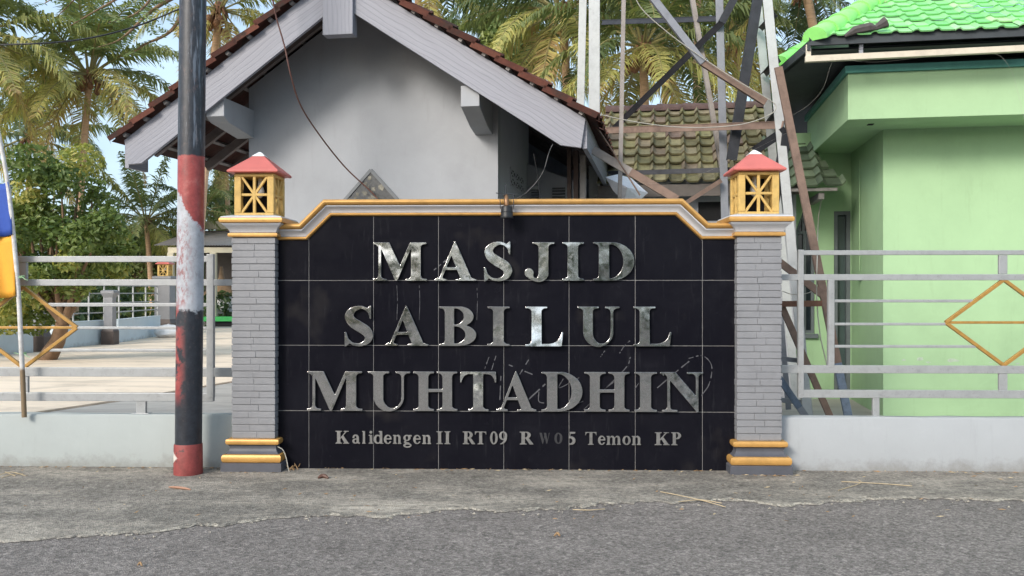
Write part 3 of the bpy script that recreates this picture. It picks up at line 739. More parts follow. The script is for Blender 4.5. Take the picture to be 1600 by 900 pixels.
small += [(c, 795+a*s1, 795+e*s1) for c, a, e in [('R', 95, 215), ('5', 515, 588), ('T', 672, 770), ('e', 783, 848), ('m', 857, 985), ('o', 998, 1070), ('n', 1080, 1160), ('K', 1280, 1412), ('P', 1425, 1518)]]
YS = YT-.016
for ch, a, c in small:
    letter(ch, py_(a, 455, YS).x, py_(c, 455, YS).x, py_(800, 694.5, YS).z, py_(800, 674.5, YS).z, 70, .008, .006, BRUSHED, tilt=(rt.uniform(-.02, .02), rt.uniform(-.03, .03)))
GHOST = paint('glue_mark', (.024, .024, .028), .3, 30, .7, bump=0)
for ch, a, c in (('W', 265, 365), ('0', 400, 470)):   # marks left by two fallen letters
    letter(ch, py_(795+a*s1, 455, YT).x, py_(795+c*s1, 455, YT).x, py_(800, 693, YT).z, py_(800, 676, YT).z, 70, .001, .0002, GHOST, name='glue_mark')
# chalky scribble across the tiles
SCRIB = paint('chalk_scribble', (.085, .085, .095), .3, 60, .8, bump=0)
b = MB()
def scr(pts, wd=.004):
    c = crom([(*py_(x, y, YT-.0012),) for x, y in pts], 6)
    for i in range(len(c)-1):
        if rt.random() < .78:
            p, q = Vector(c[i]), Vector(c[i+1]); d = (q-p); n = Vector((-d.z, 0, d.x)).normalized()*wd*rt.uniform(.5, 1.2); b.add([p-n, q-n, q+n, p+n], [(0, 1, 2, 3)])
scr([(764, 558), (756, 580)]); scr([(775, 556), (768, 578)]); scr([(783, 580), (781, 625)]); scr([(795, 570), (832, 585)], .006); scr([(826, 562), (812, 585)], .006)
scr([(852, 600), (826, 624)], .006); scr([(842, 612), (842, 627), (852, 630)]); scr([(985, 558), (975, 578), (912, 640)]); scr([(880, 592), (874, 606), (905, 590)]); scr([(960, 596), (945, 608)])
scr([(1080, 562), (1060, 578), (1020, 612)], .005); scr([(1076, 560), (1098, 556), (1112, 572), (1108, 600), (1096, 618)]); scr([(898, 632), (914, 626)]); scr([(1000, 596), (990, 610)])
scr([(678, 422), (700, 404)], .006); scr([(968, 552), (976, 540), (986, 531)]); scr([(938, 558), (945, 548)])
for x in (620, 655, 745): scr([(x, 446), (x+1, 470), (x, 500)], .0022)
b.build('chalk_scribble', SCRIB, sign, fix=False)
# ================================================================ low walls and metal fences
xpl, xpr = pil_x[0]-.19, pil_x[1]+.19
def low_wall(x0, x1, m, lab):
    b = MB(); n = 60
    o = MB(); rr = random.Random(int(x1*10)); prof = [(0, -.05), (0, .472), (.012, .488), (.13, .488), (.142, .472), (.142, -.05)]
    rings = []
    for i in range(n+1):
        x = x0+(x1-x0)*i/n; rings.append([(x, 8.262+y+rr.uniform(-.0025, .0025), z+(rr.uniform(-.004, .004) if z > .4 else 0)) for y, z in prof])
    o.loft(rings); t = o.build('low_wall', m, smooth=50, loc=((x0+x1)/2, 8.33, 0)); return tag(t, lab, 'wall')
low_wall(-14, xpl, LOWWALL, 'low pale mint washed wall behind the striped pole')
low_wall(xpr, 14, LOWWALL_R, 'low whitish rendered wall in front of the green house')
YR = 8.335
def fence(lab, rails, posts, shorts, feet, dia, loc):
    t = thing('metal_fence', lab, 'fence', loc)
    def bar(name, xa, xb, ya, yb, d0, d1, m=SILVER, lab=None):
        p = py_(min(xa, xb), max(ya, yb), YR); q = py_(max(xa, xb), min(ya, yb), YR)
        b = MB(); b.box(p.x, q.x, YR+d0, YR+d1, p.z, q.z); o = b.build(name, m, t, bev=.004)
        return o
    for k, r in enumerate(rails): bar('rail', *r, 0, .045+.0006*k) if r[3]-r[2] > 6 else bar('thin_rail', *r, .012, .03)
    for r in posts: bar('post', *r, -.003, .049)
    for r in shorts: bar('short_post', *r, .006, .038)
    for xa, xb, ya, yb in feet:
        b = MB(); p = py_(xa, yb, YR); q = py_(xb, ya, YR); w_ = q.x-p.x
        b.box(p.x+w_*.1, q.x-w_*.1, YR+.004, YR+.042, .485, q.z); b.box(p.x-.025, q.x+.025, YR-.012, YR+.058, .484, .492)
        b.build('foot', SILVER, t, bev=.003)
    for (cxp, cyp, hx, hy) in dia:
        b = MB(); P = [py_(cxp-hx, cyp, YR), py_(cxp, cyp-hy, YR), py_(cxp+hx, cyp, YR), py_(cxp, cyp+hy, YR)]
        for i in range(4):
            a, e = P[i], P[(i+1) % 4]; b.beam(a+Vector((0, .02+.001*i, 0)), e+Vector((0, .02+.001*i, 0)), .032, .034, up=(0, 1, 0))
        b.beam(P[0]+Vector((0, .022, 0)), P[2]+Vector((0, .022, 0)), .024, .02, up=(0, 1, 0))
        b.build('diamond_ornament', RAILGOLD, t, bev=.004)
    return t
Dl, Dr = (35, 512, 84, 63), (1570, 504, 91, 67)
fence('silver rail fence with gold diamond behind the striped pole',
      [(-560, 333, 400, 410), (-560, 364, 436.5, 446.5), (-560, 364, 575, 586.5), (-560, 333, 614.5, 624.5),
       (74, 322, 473.5, 479), (119, 322, 510.5, 514.5), (76, 322, 545.5, 549.5), (-320, -6, 473.5, 479), (-320, -48, 510.5, 514.5), (-320, -6, 545.5, 549.5)],
      [(322.5, 333.5, 397, 622), (-330, -320, 446, 575)], [(28, 41, 410, 436.5), (30, 43, 586.5, 614.5)], [(210, 229, 624, 651), (-250, -231, 624, 651)], [Dl], (-2.9, YR, .49))
fence('silver rail fence with gold diamond before the green house',
      [(1248, 2160, 390, 398.5), (1221, 2160, 428, 438), (1221, 2160, 573, 583), (1248, 2160, 612, 621.5),
       (1304, 1522, 468, 472.5), (1304, 1479, 504.5, 508.5), (1304, 1526, 539.5, 543.5), (1618, 1840, 468, 472.5), (1661, 1840, 504.5, 508.5), (1614, 1840, 539.5, 543.5)],
      [(1247.5, 1256, 390, 622), (1294.5, 1304, 437, 574), (1840, 1850, 437, 574)], [(1562, 1575, 398.5, 428), (1562, 1575, 583, 612)], [(1363, 1376, 621.5, 649), (1790, 1803, 621.5, 649)], [Dr], (4.3, YR, .49))

# ================================================================ striped utility pole
def pole_mat():
    s = NT('painted_pole_bands'); z = s.xyz()[2]; x = s.xyz()[0]
    n1 = s.noise(9, 6, .75); n2 = s.noise(26, 7, .75, stretch=(1, 1, .35)); nv = s.noise(14, 7, .7, stretch=(3, 3, .25))
    blk = s.ramp(s.noise(18, 6, .7), [(.3, (.012, .014, .02)), (.7, (.03, .034, .045))])
    wht = s.ramp(s.noise(8, 7, .7), [(.3, (.30, .31, .34)), (.6, (.44, .46, .5))])
    red = s.ramp(s.noise(12, 6, .7), [(.3, (.19, .03, .03)), (.55, (.32, .06, .055)), (.75, (.40, .13, .115))])
    xl = s.math('SUBTRACT', x, polex)                                # left negative
    # black foot up to 1.5, then white to 2.35, then red to 2.86, then black
    zn = s.math('MULTIPLY_ADD', s.math('SUBTRACT', n1, .5), .22, z)
    v = s.mix(s.mask(zn, 1.455, 1.475), blk, wht)
    rz = s.math('MULTIPLY_ADD', xl, 1.8, s.math('MULTIPLY_ADD', s.math('SUBTRACT', n1, .5), .35, z))
    v = s.mix(s.mask(rz, 2.39, 2.42), v, red)
    v = s.mix(s.mask(s.math('MULTIPLY_ADD', s.math('SUBTRACT', n2, .5), .04, z), 2.84, 2.855), v, blk)
    # rusty red wearing through on the left of the lower bands
    side = s.mask(xl, .015, -.06)
    rb = s.math('MULTIPLY', s.mask(s.noise(5.5, 7, .7), .44, .50), side)
    zone = s.math('MULTIPLY', s.mask(z, .6, .75), s.mask(z, 1.62, 1.45))
    v = s.mix(s.math('MULTIPLY', rb, zone), v, red)
    zone2 = s.math('MULTIPLY', s.mask(z, 1.5, 1.55), s.mask(z, 2.35, 2.2)); rs = s.math('MULTIPLY', s.mask(s.noise(30, 7, .8, stretch=(1, 1, .4)), .49, .56), s.mask(xl, .09, -.01))
    v = s.mix(s.math('MULTIPLY', s.math('MULTIPLY', rs, zone2), .75), v, mul(( .30, .07, .06), .8))
    # grey scraped streaks on the upper black
    st = s.math('MULTIPLY', s.mask(nv, .60, .68), s.mask(z, 2.9, 2.95))
    v = s.mix(s.math('MULTIPLY', st, .65), v, (.24, .25, .28))
    st2 = s.math('MULTIPLY', s.mask(s.noise(7, 5, .6, stretch=(4, 4, .4)), .52, .62), s.math('MULTIPLY', s.mask(z, 2.9, 2.95), s.mask(xl, .02, .05)))
    v = s.mix(s.math('MULTIPLY', st2, .5), v, (.20, .24, .30))
    gm = s.math('MULTIPLY', s.mask(s.noise(16, 8, .8, stretch=(1, 1, .5)), .55, .62), s.mask(z, .5, 1.2)); v = s.mix(s.math('MULTIPLY', gm, .35), v, (.16, .10, .09))
    sp = s.mask(s.noise(70, 3, .6), .66, .70); v = s.mix(s.math('MULTIPLY', sp, .4), v, (.12, .06, .05))
    s.col(v); s.bump(n2, .35, .005)
    return s.fin(.42, 0, .5)
pb = pg(295, 744, 0); yc = pb.y+.118; pb = py_(294, 744, yc); pb.z = 0; polex = pb.x+.012
topx = py_(301.5, 0, yc).x
def pol(z): return (pb.x+(topx-pb.x)*z/4.25, yc, z)
pole = thing('utility_pole', 'steel pole painted in worn black red and white bands by the road', 'pole', (pb.x, yc, 0))
b = MB(); b.tube([pol(z) for z in np.linspace(-.05, 7.5, 40)], .1165, 28); b.build('shaft', pole_mat(), pole, smooth=50)
COLLAR = NT('red_collar_paint'); s = COLLAR
v = s.ramp(s.noise(10, 7, .7), [(.3, (.15, .025, .022)), (.6, (.27, .05, .045)), (.8, (.31, .075, .06))])
v = s.mix(s.math('MULTIPLY', s.mask(s.noise(17, 7, .7), .60, .66), .8), v, (.05, .03, .03))
x_, _, z_ = s.xyz()
ar = s.math('ADD', s.math('ABSOLUTE', s.math('SUBTRACT', z_, .155)), s.math('MULTIPLY_ADD', s.noise(30, 5, .7), .05, -.025)); ar = s.math('ADD', ar, s.math('MULTIPLY', s.math('SUBTRACT', x_, pb.x-.10), .8))
v = s.mix(s.mask(ar, .045, .035), v, (.55, .5, .45)); s.col(v); s.bump(s.noise(40, 6, .7), .3, .006); COLLAR = s.fin(.6)
b = MB(); b.tube([(pb.x+.001, yc, z) for z in (-.03, .26, .272)], [.127, .124, .118], 28); b.build('foot_collar', COLLAR, pole, smooth=40)

# ================================================================ flag on a bamboo pole
BAMB = NT('whitewashed_bamboo'); s = BAMB
v = s.mix(s.mask(s.math('MULTIPLY_ADD', s.noise(20, 5, .7), .06, s.xyz()[2]), .93, .96), (.20, .14, .08), s.ramp(s.noise(18, 7, .7), [(.35, (.45, .43, .40)), (.6, (.66, .65, .64))])); s.col(v); BAMB = s.fin(.6)
yf = 8.2
fpp = [py_(x, y, yf) for x, y in [(38, 652), (36, 600), (33, 540), (29, 460), (24, 400), (15, 310), (5, 245), (-14, 150), (-34, 60)]]
fl = thing('flag', 'blue and yellow cloth flag on a whitewashed bamboo pole against the fence', 'flag', tuple(fpp[0]))
b = MB(); cp = crom([tuple(p) for p in fpp], 4); b.tube(cp, [.023-.006*i/len(cp) for i in range(len(cp))], 10)
for k in (4, 9, 13, 18, 23): b.tube([cp[k], np.array(cp[k])+(np.array(cp[k+1])-np.array(cp[k]))*.12], .0245-.006*k/len(cp), 10)
b.build('flagpole', BAMB, fl, smooth=50)
FLAGB = paint('royal_blue_cloth', (.025, .075, .36), .12, 5, .75, bump=.25, bscale=300)
FLAGY = paint('yellow_orange_cloth', (.80, .37, .035), .08, 5, .75, bump=.25, bscale=300)
def cloth(name, rows_, m, wdt=.62):
    b = MB(); nu = 24; vs = []; fs = []
    for j, (px, py0) in enumerate(rows_):
        e = py_(px, py0, yf-.02)
        for i in range(nu+1):
            u = i/nu; sag = .05*u*u
            vs.append((e.x-wdt*u*(1-.0*u), yf-.022+.045*math.sin(u*9+j*.22)*min(1, u*4)+.012*math.sin(u*23+j*.5), e.z-sag-.02*math.sin(u*9)))
    for j in range(len(rows_)-1):
        for i in range(nu): fs.append((j*(nu+1)+i, j*(nu+1)+i+1, (j+1)*(nu+1)+i+1, (j+1)*(nu+1)+i))
    b.add(vs, fs); o = b.build(name, m, fl, smooth=80, fix=False)
    so = o.modifiers.new('thick', 'SOLIDIFY'); so.thickness = .0015
    return o
cloth('blue_stripe', [(13+(y-287)*.09, y) for y in np.linspace(284, 366, 9)], FLAGB)
cloth('yellow_stripe', [(20+(y-366)*.055, y) for y in np.linspace(366, 462, 10)], FLAGY)
STRING = paint('green_string', (.35, .55, .30), .2, 20, .6, bump=0)
for zz in (433, 553):
    p = py_(31 if zz < 500 else 34, zz, yf); b = MB()
    for k in range(3): b.tube([p+Vector((.03*math.cos(a), .028*math.sin(a)+.02, .006*k-.006+.008*math.cos(a))) for a in np.linspace(0, 6.2, 9)], .0035, 5)
    b.tube([p+Vector((.03, -.01, 0)), p+Vector((.06, -.02, -.02)), p+Vector((.085, -.015, -.03))], .0035, 5); b.tube([p+Vector((-.02, -.01, 0)), p+Vector((-.06, -.02, .012))], .0035, 5)
    b.build('tie_string', STRING, fl)

# ================================================================ little spotlight hooked over the cornice
sp = py_(792, 318, YT-.13)
spot = thing('spotlight', 'small black spotlight hooked over the cornice at the middle of the sign', 'lamp', (sp.x, YT-.13, ZTOP))
yq = YT-.135; zt = ZTOP+.155
b = MB(); zb_ = py_(792, 341, yq).z; z1 = py_(792, 321, yq).z; L = z1-zb_
b.tube([(sp.x, yq, zb_+L*t) for t in (0, .08, .1, .45, .48, .5, .9, 1.0)], [.062, .063, .058, .055, .058, .054, .05, .03], 18)
b.build('lamp_housing', BLACKP, spot, smooth=35)
b = MB(); b.tube([(sp.x, yq, z1-.005), (sp.x-.003, yq, z1+.04), (sp.x-.004, yq+.01, z1+.075), (sp.x-.006, yq+.03, z1+.095)], [.022, .024, .02, .012], 10); b.build('lamp_socket', COPPER, spot, smooth=50)
b = MB()
for sx in (-1, 1): b.tube([(sp.x+sx*.058, yq, zb_+L*.75), (sp.x+sx*.062, yq, z1+.05), (sp.x+sx*.055, yq+.03, z1+.1)], .004, 6)
b.tube([(sp.x-.1, yq+.02, z1+.115), (sp.x+.1, yq+.03, z1+.1)], .005, 6); b.tube([(sp.x-.01, yq+.02, z1+.06), (sp.x-.012, yq+.03, z1+.2)], .005, 6)
b.tube([(sp.x-.03, yq+.02, z1+.1), (sp.x, yq+.12, z1+.06), (sp.x+.01, yq+.25, z1+.03)], .008, 6)
b.build('bracket', DARKSTEEL, spot)
# ================================================================ tiled roofs
def tile_roof(b, O, U, V, N, lim, nv, pu=.21, pv=.25, amp=.028, th=.016, lift=.03, mi=0, seed=1, hump=.42, skirt=0, jit=.005, samples=8, tones=(0, 1)):
    """courses of curved tiles; lim(v) -> (u0, u1) allowed span at height v up the slope"""
    rr = random.Random(seed); O, U, V, N = Vector(O), Vector(U), Vector(V), Vector(N)
    def f(t):
        if t < hump: return amp*(.5-.5*math.cos(2*math.pi*t/hump))
        return -amp*.08*math.sin(math.pi*(t-hump)/(1-hump))
    for j in range(nv):
        v0, v1 = j*pv, (j+1)*pv+.03
        ua, ub = lim(v0+.5*pv)
        k0, k1 = math.floor(ua/pu), math.ceil(ub/pu)
        for k in range(k0, k1):
            a, c = max(ua, k*pu), min(ub, (k+1)*pu)
            if c-a < .02: continue
            h = rr.uniform(-jit, jit); sl = rr.uniform(-jit, jit); dv = rr.uniform(-.008, .008)
            low, up, lip = [], [], []
            for i in range(samples+1):
                u = a+(c-a)*i/samples; z = f((u-k*pu)/pu)+h+sl*(i/samples-.5)
                low.append(O+U*u+V*(v0+dv)+N*(z+lift)); up.append(O+U*u+V*v1+N*(z)); lip.append(O+U*u+V*(v0+dv+.004)+N*(z+lift-th))
            n = samples+1; t = rr.uniform(*tones)
            b.add(lip+low+up, [(i, i+1, n+i+1, n+i) for i in range(samples)]+[(n+i, n+i+1, 2*n+i+1, 2*n+i) for i in range(samples)], mi, t)
            if skirt and (k == k0 or k == k1-1):
                i = 0 if k == k0 else samples
                b.add([low[i], up[i], up[i]-N*skirt, low[i]-N*skirt], [(0, 1, 2, 3)], mi, t)
def caps(b, A, B, up, r=.11, L=.3, mi=0, seed=2):
    rr = random.Random(seed); A, B = Vector(A), Vector(B); n = max(1, int((B-A).length/L)); d = (B-A)/n
    for i in range(n):
        p, q = A+d*i, A+d*(i+1.12); s = d.normalized().cross(Vector(up)).normalized(); u = s.cross(d.normalized()); ro = []
        for P, k in ((p, 1.12), (p+d*.08, 1.15), (q, .92)):
            ro.append([P+s*math.cos(a)*r*k+u*math.sin(a)*r*k*.8 for a in np.linspace(-.25, math.pi+.25, 9)])
        o = sum(ro, []); b.add(o, [(j*9+i2, j*9+i2+1, j*9+9+i2+1, j*9+9+i2) for j in range(2) for i2 in range(8)]+[tuple(range(9))], mi, rr.uniform(.2, .8))
def uvboard(o, d, p):
    me = o.data; uv = me.uv_layers.new(name='UVMap'); d = Vector(d).normalized(); p = Vector(p).normalized()
    for l in me.loops: c = me.vertices[l.vertex_index].co; uv.data[l.index].uv = (c.dot(d), c.dot(p))

# ================================================================ grey gabled hall behind the sign
FM = Frame(555, 9.3, 9.6)
W = FM.W
hall = thing('gabled_hall', 'grey hall with clay tiled gable roof and grained bargeboards behind the sign', 'building', tuple(W(0, .78, 0)))
at = lambda px, py, ly=0: FM.at(px, py, ly)
ap = at(529.6, -48); lt = at(194, 219); lb1 = at(200, 257); lb2 = at(221, 255); rt_ = at(915, 185); rb1 = at(908, 231); rb2 = at(876, 227)
al = at(529.6, 6); LEN = 7.0
def P3(q, y): return W(q[0], y, q[1])
fr0 = lambda u, v, t: W(u, t, v)
for name, poly, d in (('bargeboard', [lt, lb1, lb2, (ap[0], al[1]-.0), ap], (lt, ap)), ('bargeboard', [ap, (ap[0], al[1]), rb2, rb1, rt_], (ap, rt_))):
    b = MB(); b.prism(poly, fr0, 0, .045); o = b.build(name, BOARD, hall, bev=.004)
    dv = (W(d[1][0], 0, d[1][1])-W(d[0][0], 0, d[0][1])).normalized(); uvboard(o, dv, dv.cross(FM.a))
k0, k1 = at(504, 55, -.05), at(551, -70, -.05)
b = MB(); b.box(k0[0], k1[0], -.05, .09, k0[1], k1[1], tr=W); o = b.build('king_block', BOARD, hall, bev=.005); uvboard(o, (0, 0, 1), FM.r)
# short board closing the left eave, long one along the right eave
b = MB(); b.box(lt[0]-.02, lt[0]+.025, .046, .42, lb1[1]-.03, lt[1]-.02, tr=W); o = b.build('eave_board', BOARD, hall); uvboard(o, FM.a, (0, 0, 1))
b = MB(); b.box(rt_[0]-.035, rt_[0]+.01, .046, LEN, rb1[1], rt_[1]-.01, tr=W); o = b.build('eave_board', BOARD, hall); uvboard(o, FM.a, (0, 0, 1))
# walls: front gable and right flank with a vent block
wl, wr = at(389, 300, .78)[0], at(778, 300, .78)[0]
yW = .78; tanL = (ap[1]-lt[1])/(ap[0]-lt[0]); tanR = (ap[1]-rt_[1])/(rt_[0]-ap[0])
zl = lambda x: ap[1]-(ap[0]-x)*tanL-.05; zr = lambda x: ap[1]-(x-ap[0])*tanR-.05
b = MB(); b.prism([(wl, 0), (wr, 0), (wr, zr(wr)), (ap[0], ap[1]-.05), (wl, zl(wl))], fr0, yW, yW+.15); b.build('gable_wall', GABLE, hall)
sA = FM.side(826, 300, wr)[0]
b = MB(); b.prism([(yW+.15, 0), (sA, 0), (sA, zr(wr)), (yW+.15, zr(wr))], lambda u, v, t: W(t, u, v), wr-.15, wr-.0005); b.build('side_wall', GABLE_SIDE, hall)
b = MB(); b.prism([(yW+.15, 0), (LEN, 0), (LEN, zl(wl)), (yW+.15, zl(wl))], lambda u, v, t: W(t, u, v), wl+.0005, wl+.15); b.build('side_wall', GABLE_SIDE, hall)
# vent block on the flank: frame with dark crossed openings
v0 = FM.side(797, 275, wr); v1 = FM.side(817.5, 275, wr); za, zb2 = FM.side(797, 289, wr)[1], FM.side(797, 262, wr)[1]
b = MB(); b.box(wr-.05, wr+.003, v0[0], v1[0], za, zb2, tr=W); vo = b.build('vent_block', DARKVOID, hall)
b = MB()
yy = np.linspace(v0[0], v1[0], 4); zz = np.linspace(za, zb2, 3)
for y in yy: b.box(wr, wr+.012, y-.012, y+.012, za-.012, zb2+.012, tr=W)
for z in zz: b.box(wr, wr+.0105, v0[0]-.012, v1[0]+.012, z-.012, z+.012, tr=W)
for i in range(3):
    for j in range(2):
        for sgn in (0, 1): b.beam(W(wr+.004+.001*sgn, yy[i], zz[j+sgn]), W(wr+.004+.001*sgn, yy[i+1], zz[j+1-sgn]), .02, .008, up=FM.r)
b.build('vent_grille', GABLE_SIDE, vo)
# rear part set back to the right, with louvred openings
yB = sA-.16; zpt = at(880, 284, yB)[1]; xB1 = at(900, 300, yB)[0]
b = MB(); b.prism([(wr+.001, 0), (xB1, 0), (xB1, zpt), (wr+.001, zpt+.25)], fr0, yB, yB+.15); b.build('porch_wall', GABLE_SIDE, hall)
for xa, xb, y0, y1 in ((830, 842, 296, 312), (863, 883, 293, 312)):
    p, q = at(xa, y1, yB-.004), at(xb, y0, yB-.004); b = MB(); b.box(p[0], q[0], yB-.004, yB+.02, p[1], q[1], tr=W); lo = b.build('louvre_opening', DARKVOID, hall)
    b = MB(); n = 4
    for i in range(n): z = p[1]+(q[1]-p[1])*(i+.5)/n; b.hexa([W(p[0], yB-.03, z-.02), W(q[0], yB-.03, z-.02), W(q[0], yB-.005, z), W(p[0], yB-.005, z), W(p[0], yB-.03, z-.013), W(q[0], yB-.03, z-.013), W(q[0], yB-.005, z+.007), W(p[0], yB-.005, z+.007)])
    b.build('louvre_slats', GABLE_SIDE, lo)
p, q = at(829, 296, yB-.02), at(843, 291, yB-.02); b = MB(); b.box(p[0], q[0], yB-.06, yB-.001, p[1], q[1], tr=W); b.build('sill', WHITE, hall)
for xa, xb, m in ((886, 892, DARKWOOD), (896, 903, DARKWOOD), (906, 915, PALEWOOD)):
    p, q = at(xa, 300, 1.6), at(xb, 300, 1.6); b = MB(); b.box(p[0], q[0], 1.6, 1.7, 0, zr(q[0])-.16, tr=W); b.build('porch_post', m, hall)
# mirrored diamond panel on the gable
b = MB(); c = at(580, 313, yW); hd = at(622, 313, yW)[0]-c[0]; hz = at(580, 266, yW)[1]-c[1]
D = [(c[0]-hd, c[1]), (c[0], c[1]+hz), (c[0]+hd, c[1]), (c[0], c[1]-hz)]
b.prism(D, fr0, yW-.012, yW-.001); dp_ = b
b = MB()
for i in range(4): b.beam(W(D[i][0], yW-.014-.001*i, D[i][1]), W(D[(i+1) % 4][0], yW-.014-.001*i, D[(i+1) % 4][1]), .035, .02, up=FM.a)
fb_ = b; b = dp_; rr = random.Random(9)
for _ in range(90):
    u, v = rr.uniform(-1, 1), rr.uniform(-1, 1)
    if abs(u)+abs(v) > .84: continue
    x, z = c[0]+u*hd, c[1]+v*hz; r = rr.uniform(.02, .05); a0 = rr.uniform(0, 6); y = yW-.0135-rr.random()*.003
    b.add([W(x+r*math.cos(a0+k*1.57)*rr.uniform(.4, 1), y, z+r*math.sin(a0+k*1.57)*rr.uniform(.5, 1)) for k in range(4)], [(0, 1, 2, 3)], 1)
pn = b.build('diamond_panel', [paint('dark_mosaic', (.07, .075, .08), .5, 25, .25, bump=.2), paint('mirror_chip', (.17, .17, .15), .6, 30, .25, .5, 0)], hall, fix=False)
fb_.build('panel_frame', paint('panel_frame_grey', (.16, .17, .18), .2, 8), pn)
# outrigger beams with chamfered ends
for xa, xb, y0, y1, yend in ((322, 350, 185, 152, yW), (720, 749, 168, 133, yW)):
    p, q = at(xa, y0, .06), at(xb, y1, .06); b = MB(); h = q[1]-p[1]
    b.prism([(.06, p[1]+.02), (.06, q[1]), (yend, q[1]), (yend, p[1]-.10), (.16, p[1]-.03)] if xa < 500 else [(.06, p[1]+.01), (.06, q[1]), (yend, q[1]), (yend, p[1]-.16), (.5, p[1]-.12)], lambda u, v, t: W(t, u, v), p[0], q[0])
    b.build('outrigger_beam', GABLE, hall, bev=.004)
b = MB(); b.prism([(wl+.16, 0), (rt_[0]-.04, 0), (rt_[0]-.04, zr(rt_[0])+.05), (ap[0], ap[1]+.05), (wl+.16, zl(wl)+.05)], fr0, LEN-.3, LEN-.2); b.build('rear_wall', GABLE_SIDE, hall)
b = MB(); p = at(389, 211, yW); b.box(wl-.004, wl+.10, yW-.03, yW+.01, 0, zl(wl)-.1, tr=W)
# roof: rafters, battens, tiles
ra = MB(); ba = MB(); ti = MB()
for sgn, e, tn in ((-1, lt, tanL), (1, rt_, tanR)):
    A = W(ap[0], 0, ap[1]); E = W(e[0], 0, e[1]); V = (A-E); Ls = V.length; V.normalize(); N = V.cross(FM.a)
    if N.z < 0: N = -N
    for y in (.55, 1.15, 1.75, 2.35, 2.95, 3.55, 4.2, 4.9, 5.6, 6.4):
        ra.beam(E-N*.06+FM.a*y+V*(-.02), A-N*.06+FM.a*y, .06, .10, up=N)
    nb = int(Ls/.29)+1
    for i in range(nb):
        s_ = .06+i*.29
        if s_ > Ls: break
        q = E+V*s_+N*.018; ba.beam(q+FM.a*(-.055), q+FM.a*LEN, .04, .032, up=N, tone=.5)
    O = E+N*.07-V*.10
    nv = int((Ls+.1)/.29)+1
    tile_roof(ti, O, FM.a, V, N, lambda v: (-.09, LEN), nv, pu=.235, pv=.29, amp=.03, th=.022, lift=.035, seed=3+sgn, skirt=.06, samples=6, jit=.008)
    ti.add([O+FM.a*(-.07)-N*.03, O+FM.a*LEN-N*.03, O+FM.a*LEN+V*(Ls+.1)-N*.03, O+FM.a*(-.07)+V*(Ls+.1)-N*.03], [(0, 1, 2, 3)], 0, .2)
ra.build('rafter', paint('grey_brown_rafter', (.17, .14, .13), .3, 8, .8), hall); ba.build('tile_batten', PALEWOOD, hall)
rf = ti.build('roof', CLAY, hall, fix=False, smooth=35, tone=True)
b = MB(); caps(b, W(ap[0], -.12, ap[1]+.09), W(ap[0], LEN, ap[1]+.09), (0, 0, 1), .12, .33); b.build('ridge_cap', CLAY, rf, tone=True, smooth=40, fix=False)

# ================================================================ old house with a mossy tile roof
FO = Frame(1040, 11.8, 9.6); WO = FO.W
old = thing('old_house', 'low grey house under mossy yellow green roof tiles beyond the steel tower', 'house', tuple(WO(0, 1, 0)))
e0 = FO.at(1060, 286, 0); xL = FO.at(938, 250, .6)[0]; xR = FO.at(1262, 286, 0)[0]; Lr = 1.85
rz = e0[1]+Lr*.72; U = FO.r; V = (FO.a+Vector((0, 0, .72))).normalized(); N = U.cross(V)
SL = Lr*math.hypot(1, .72); nv = 9
b = MB(); tile_roof(b, WO(0, 0, e0[1]), U, V, N, lambda v: (xL, xR), nv, pu=.212, pv=SL/nv, amp=.058, th=.030, lift=.044, seed=11, hump=.36, jit=.007, samples=10)
V2 = (FO.a*1+Vector((0, 0, -.72))).normalized()
ro = b.build('roof', MOSSTILE, old, fix=False, smooth=38, tone=True)
b = MB(); b.add([WO(xL, Lr, rz), WO(xR, Lr, rz), WO(xR, 2*Lr, e0[1]), WO(xL, 2*Lr, e0[1])], [(0, 1, 2, 3)]); b.build('rear_slope', CLAY, old, fix=False)
b = MB(); caps(b, WO(xL, Lr, rz+.0), WO(xR, Lr, rz+.0), (0, 0, 1), .11, .36, seed=4); b.build('ridge_cap', paint('dark_ridge_clay', (.10, .06, .055), .5, 4, .85), ro, tone=True, smooth=40, fix=False)
b = MB(); b.box(xL, xR, .035, .07, e0[1]-.17, e0[1]-.012, tr=WO); b.build('eave_board', paint('brown_grey_board', (.11, .095, .085), .3, 6), old)
b = MB(); b.box(xL+.1, xR-.1, .3, .45, 0, e0[1]+.18, tr=WO); b.build('wall', GABLE_SIDE, old)
b = MB(); b.prism([(.45, 0), (2*Lr-.3, 0), (2*Lr-.3, e0[1]), (Lr, rz-.1), (.45, e0[1]+.2)], lambda u, v, t: WO(t, u, v), xR-.25, xR-.101); b.build('end_wall', GABLE_SIDE, old)
p, q = FO.at(1091, 345, .29), FO.at(1128, 315, .29); b = MB(); b.box(p[0], q[0], .29, .31, p[1], q[1], tr=WO); b.build('dark_opening', DARKVOID, old)
b = MB(); pp = [pd(x, y, d) for x, y, d in ((946, 277, 11.0), (965, 273, 11.1), (986, 279, 11.2), (1012, 302, 11.0), (1000, 312, 10.9), (975, 316, 10.8), (958, 298, 10.9), (980, 293, 10.7))]
b.add(pp, [(0, 1, 7, 6), (1, 2, 3, 7), (7, 3, 4, 5), (6, 7, 5)]); o = b.build('plastic_sheet', paint('crumpled_white_sheet', (.8, .8, .84), .1, 8, .6), fix=False, loc=pp[6]); o.modifiers.new('t', 'SOLIDIFY').thickness = .006
tag(o, 'crumpled white plastic sheet hanging beside the right eave of the grey hall', 'sheet')

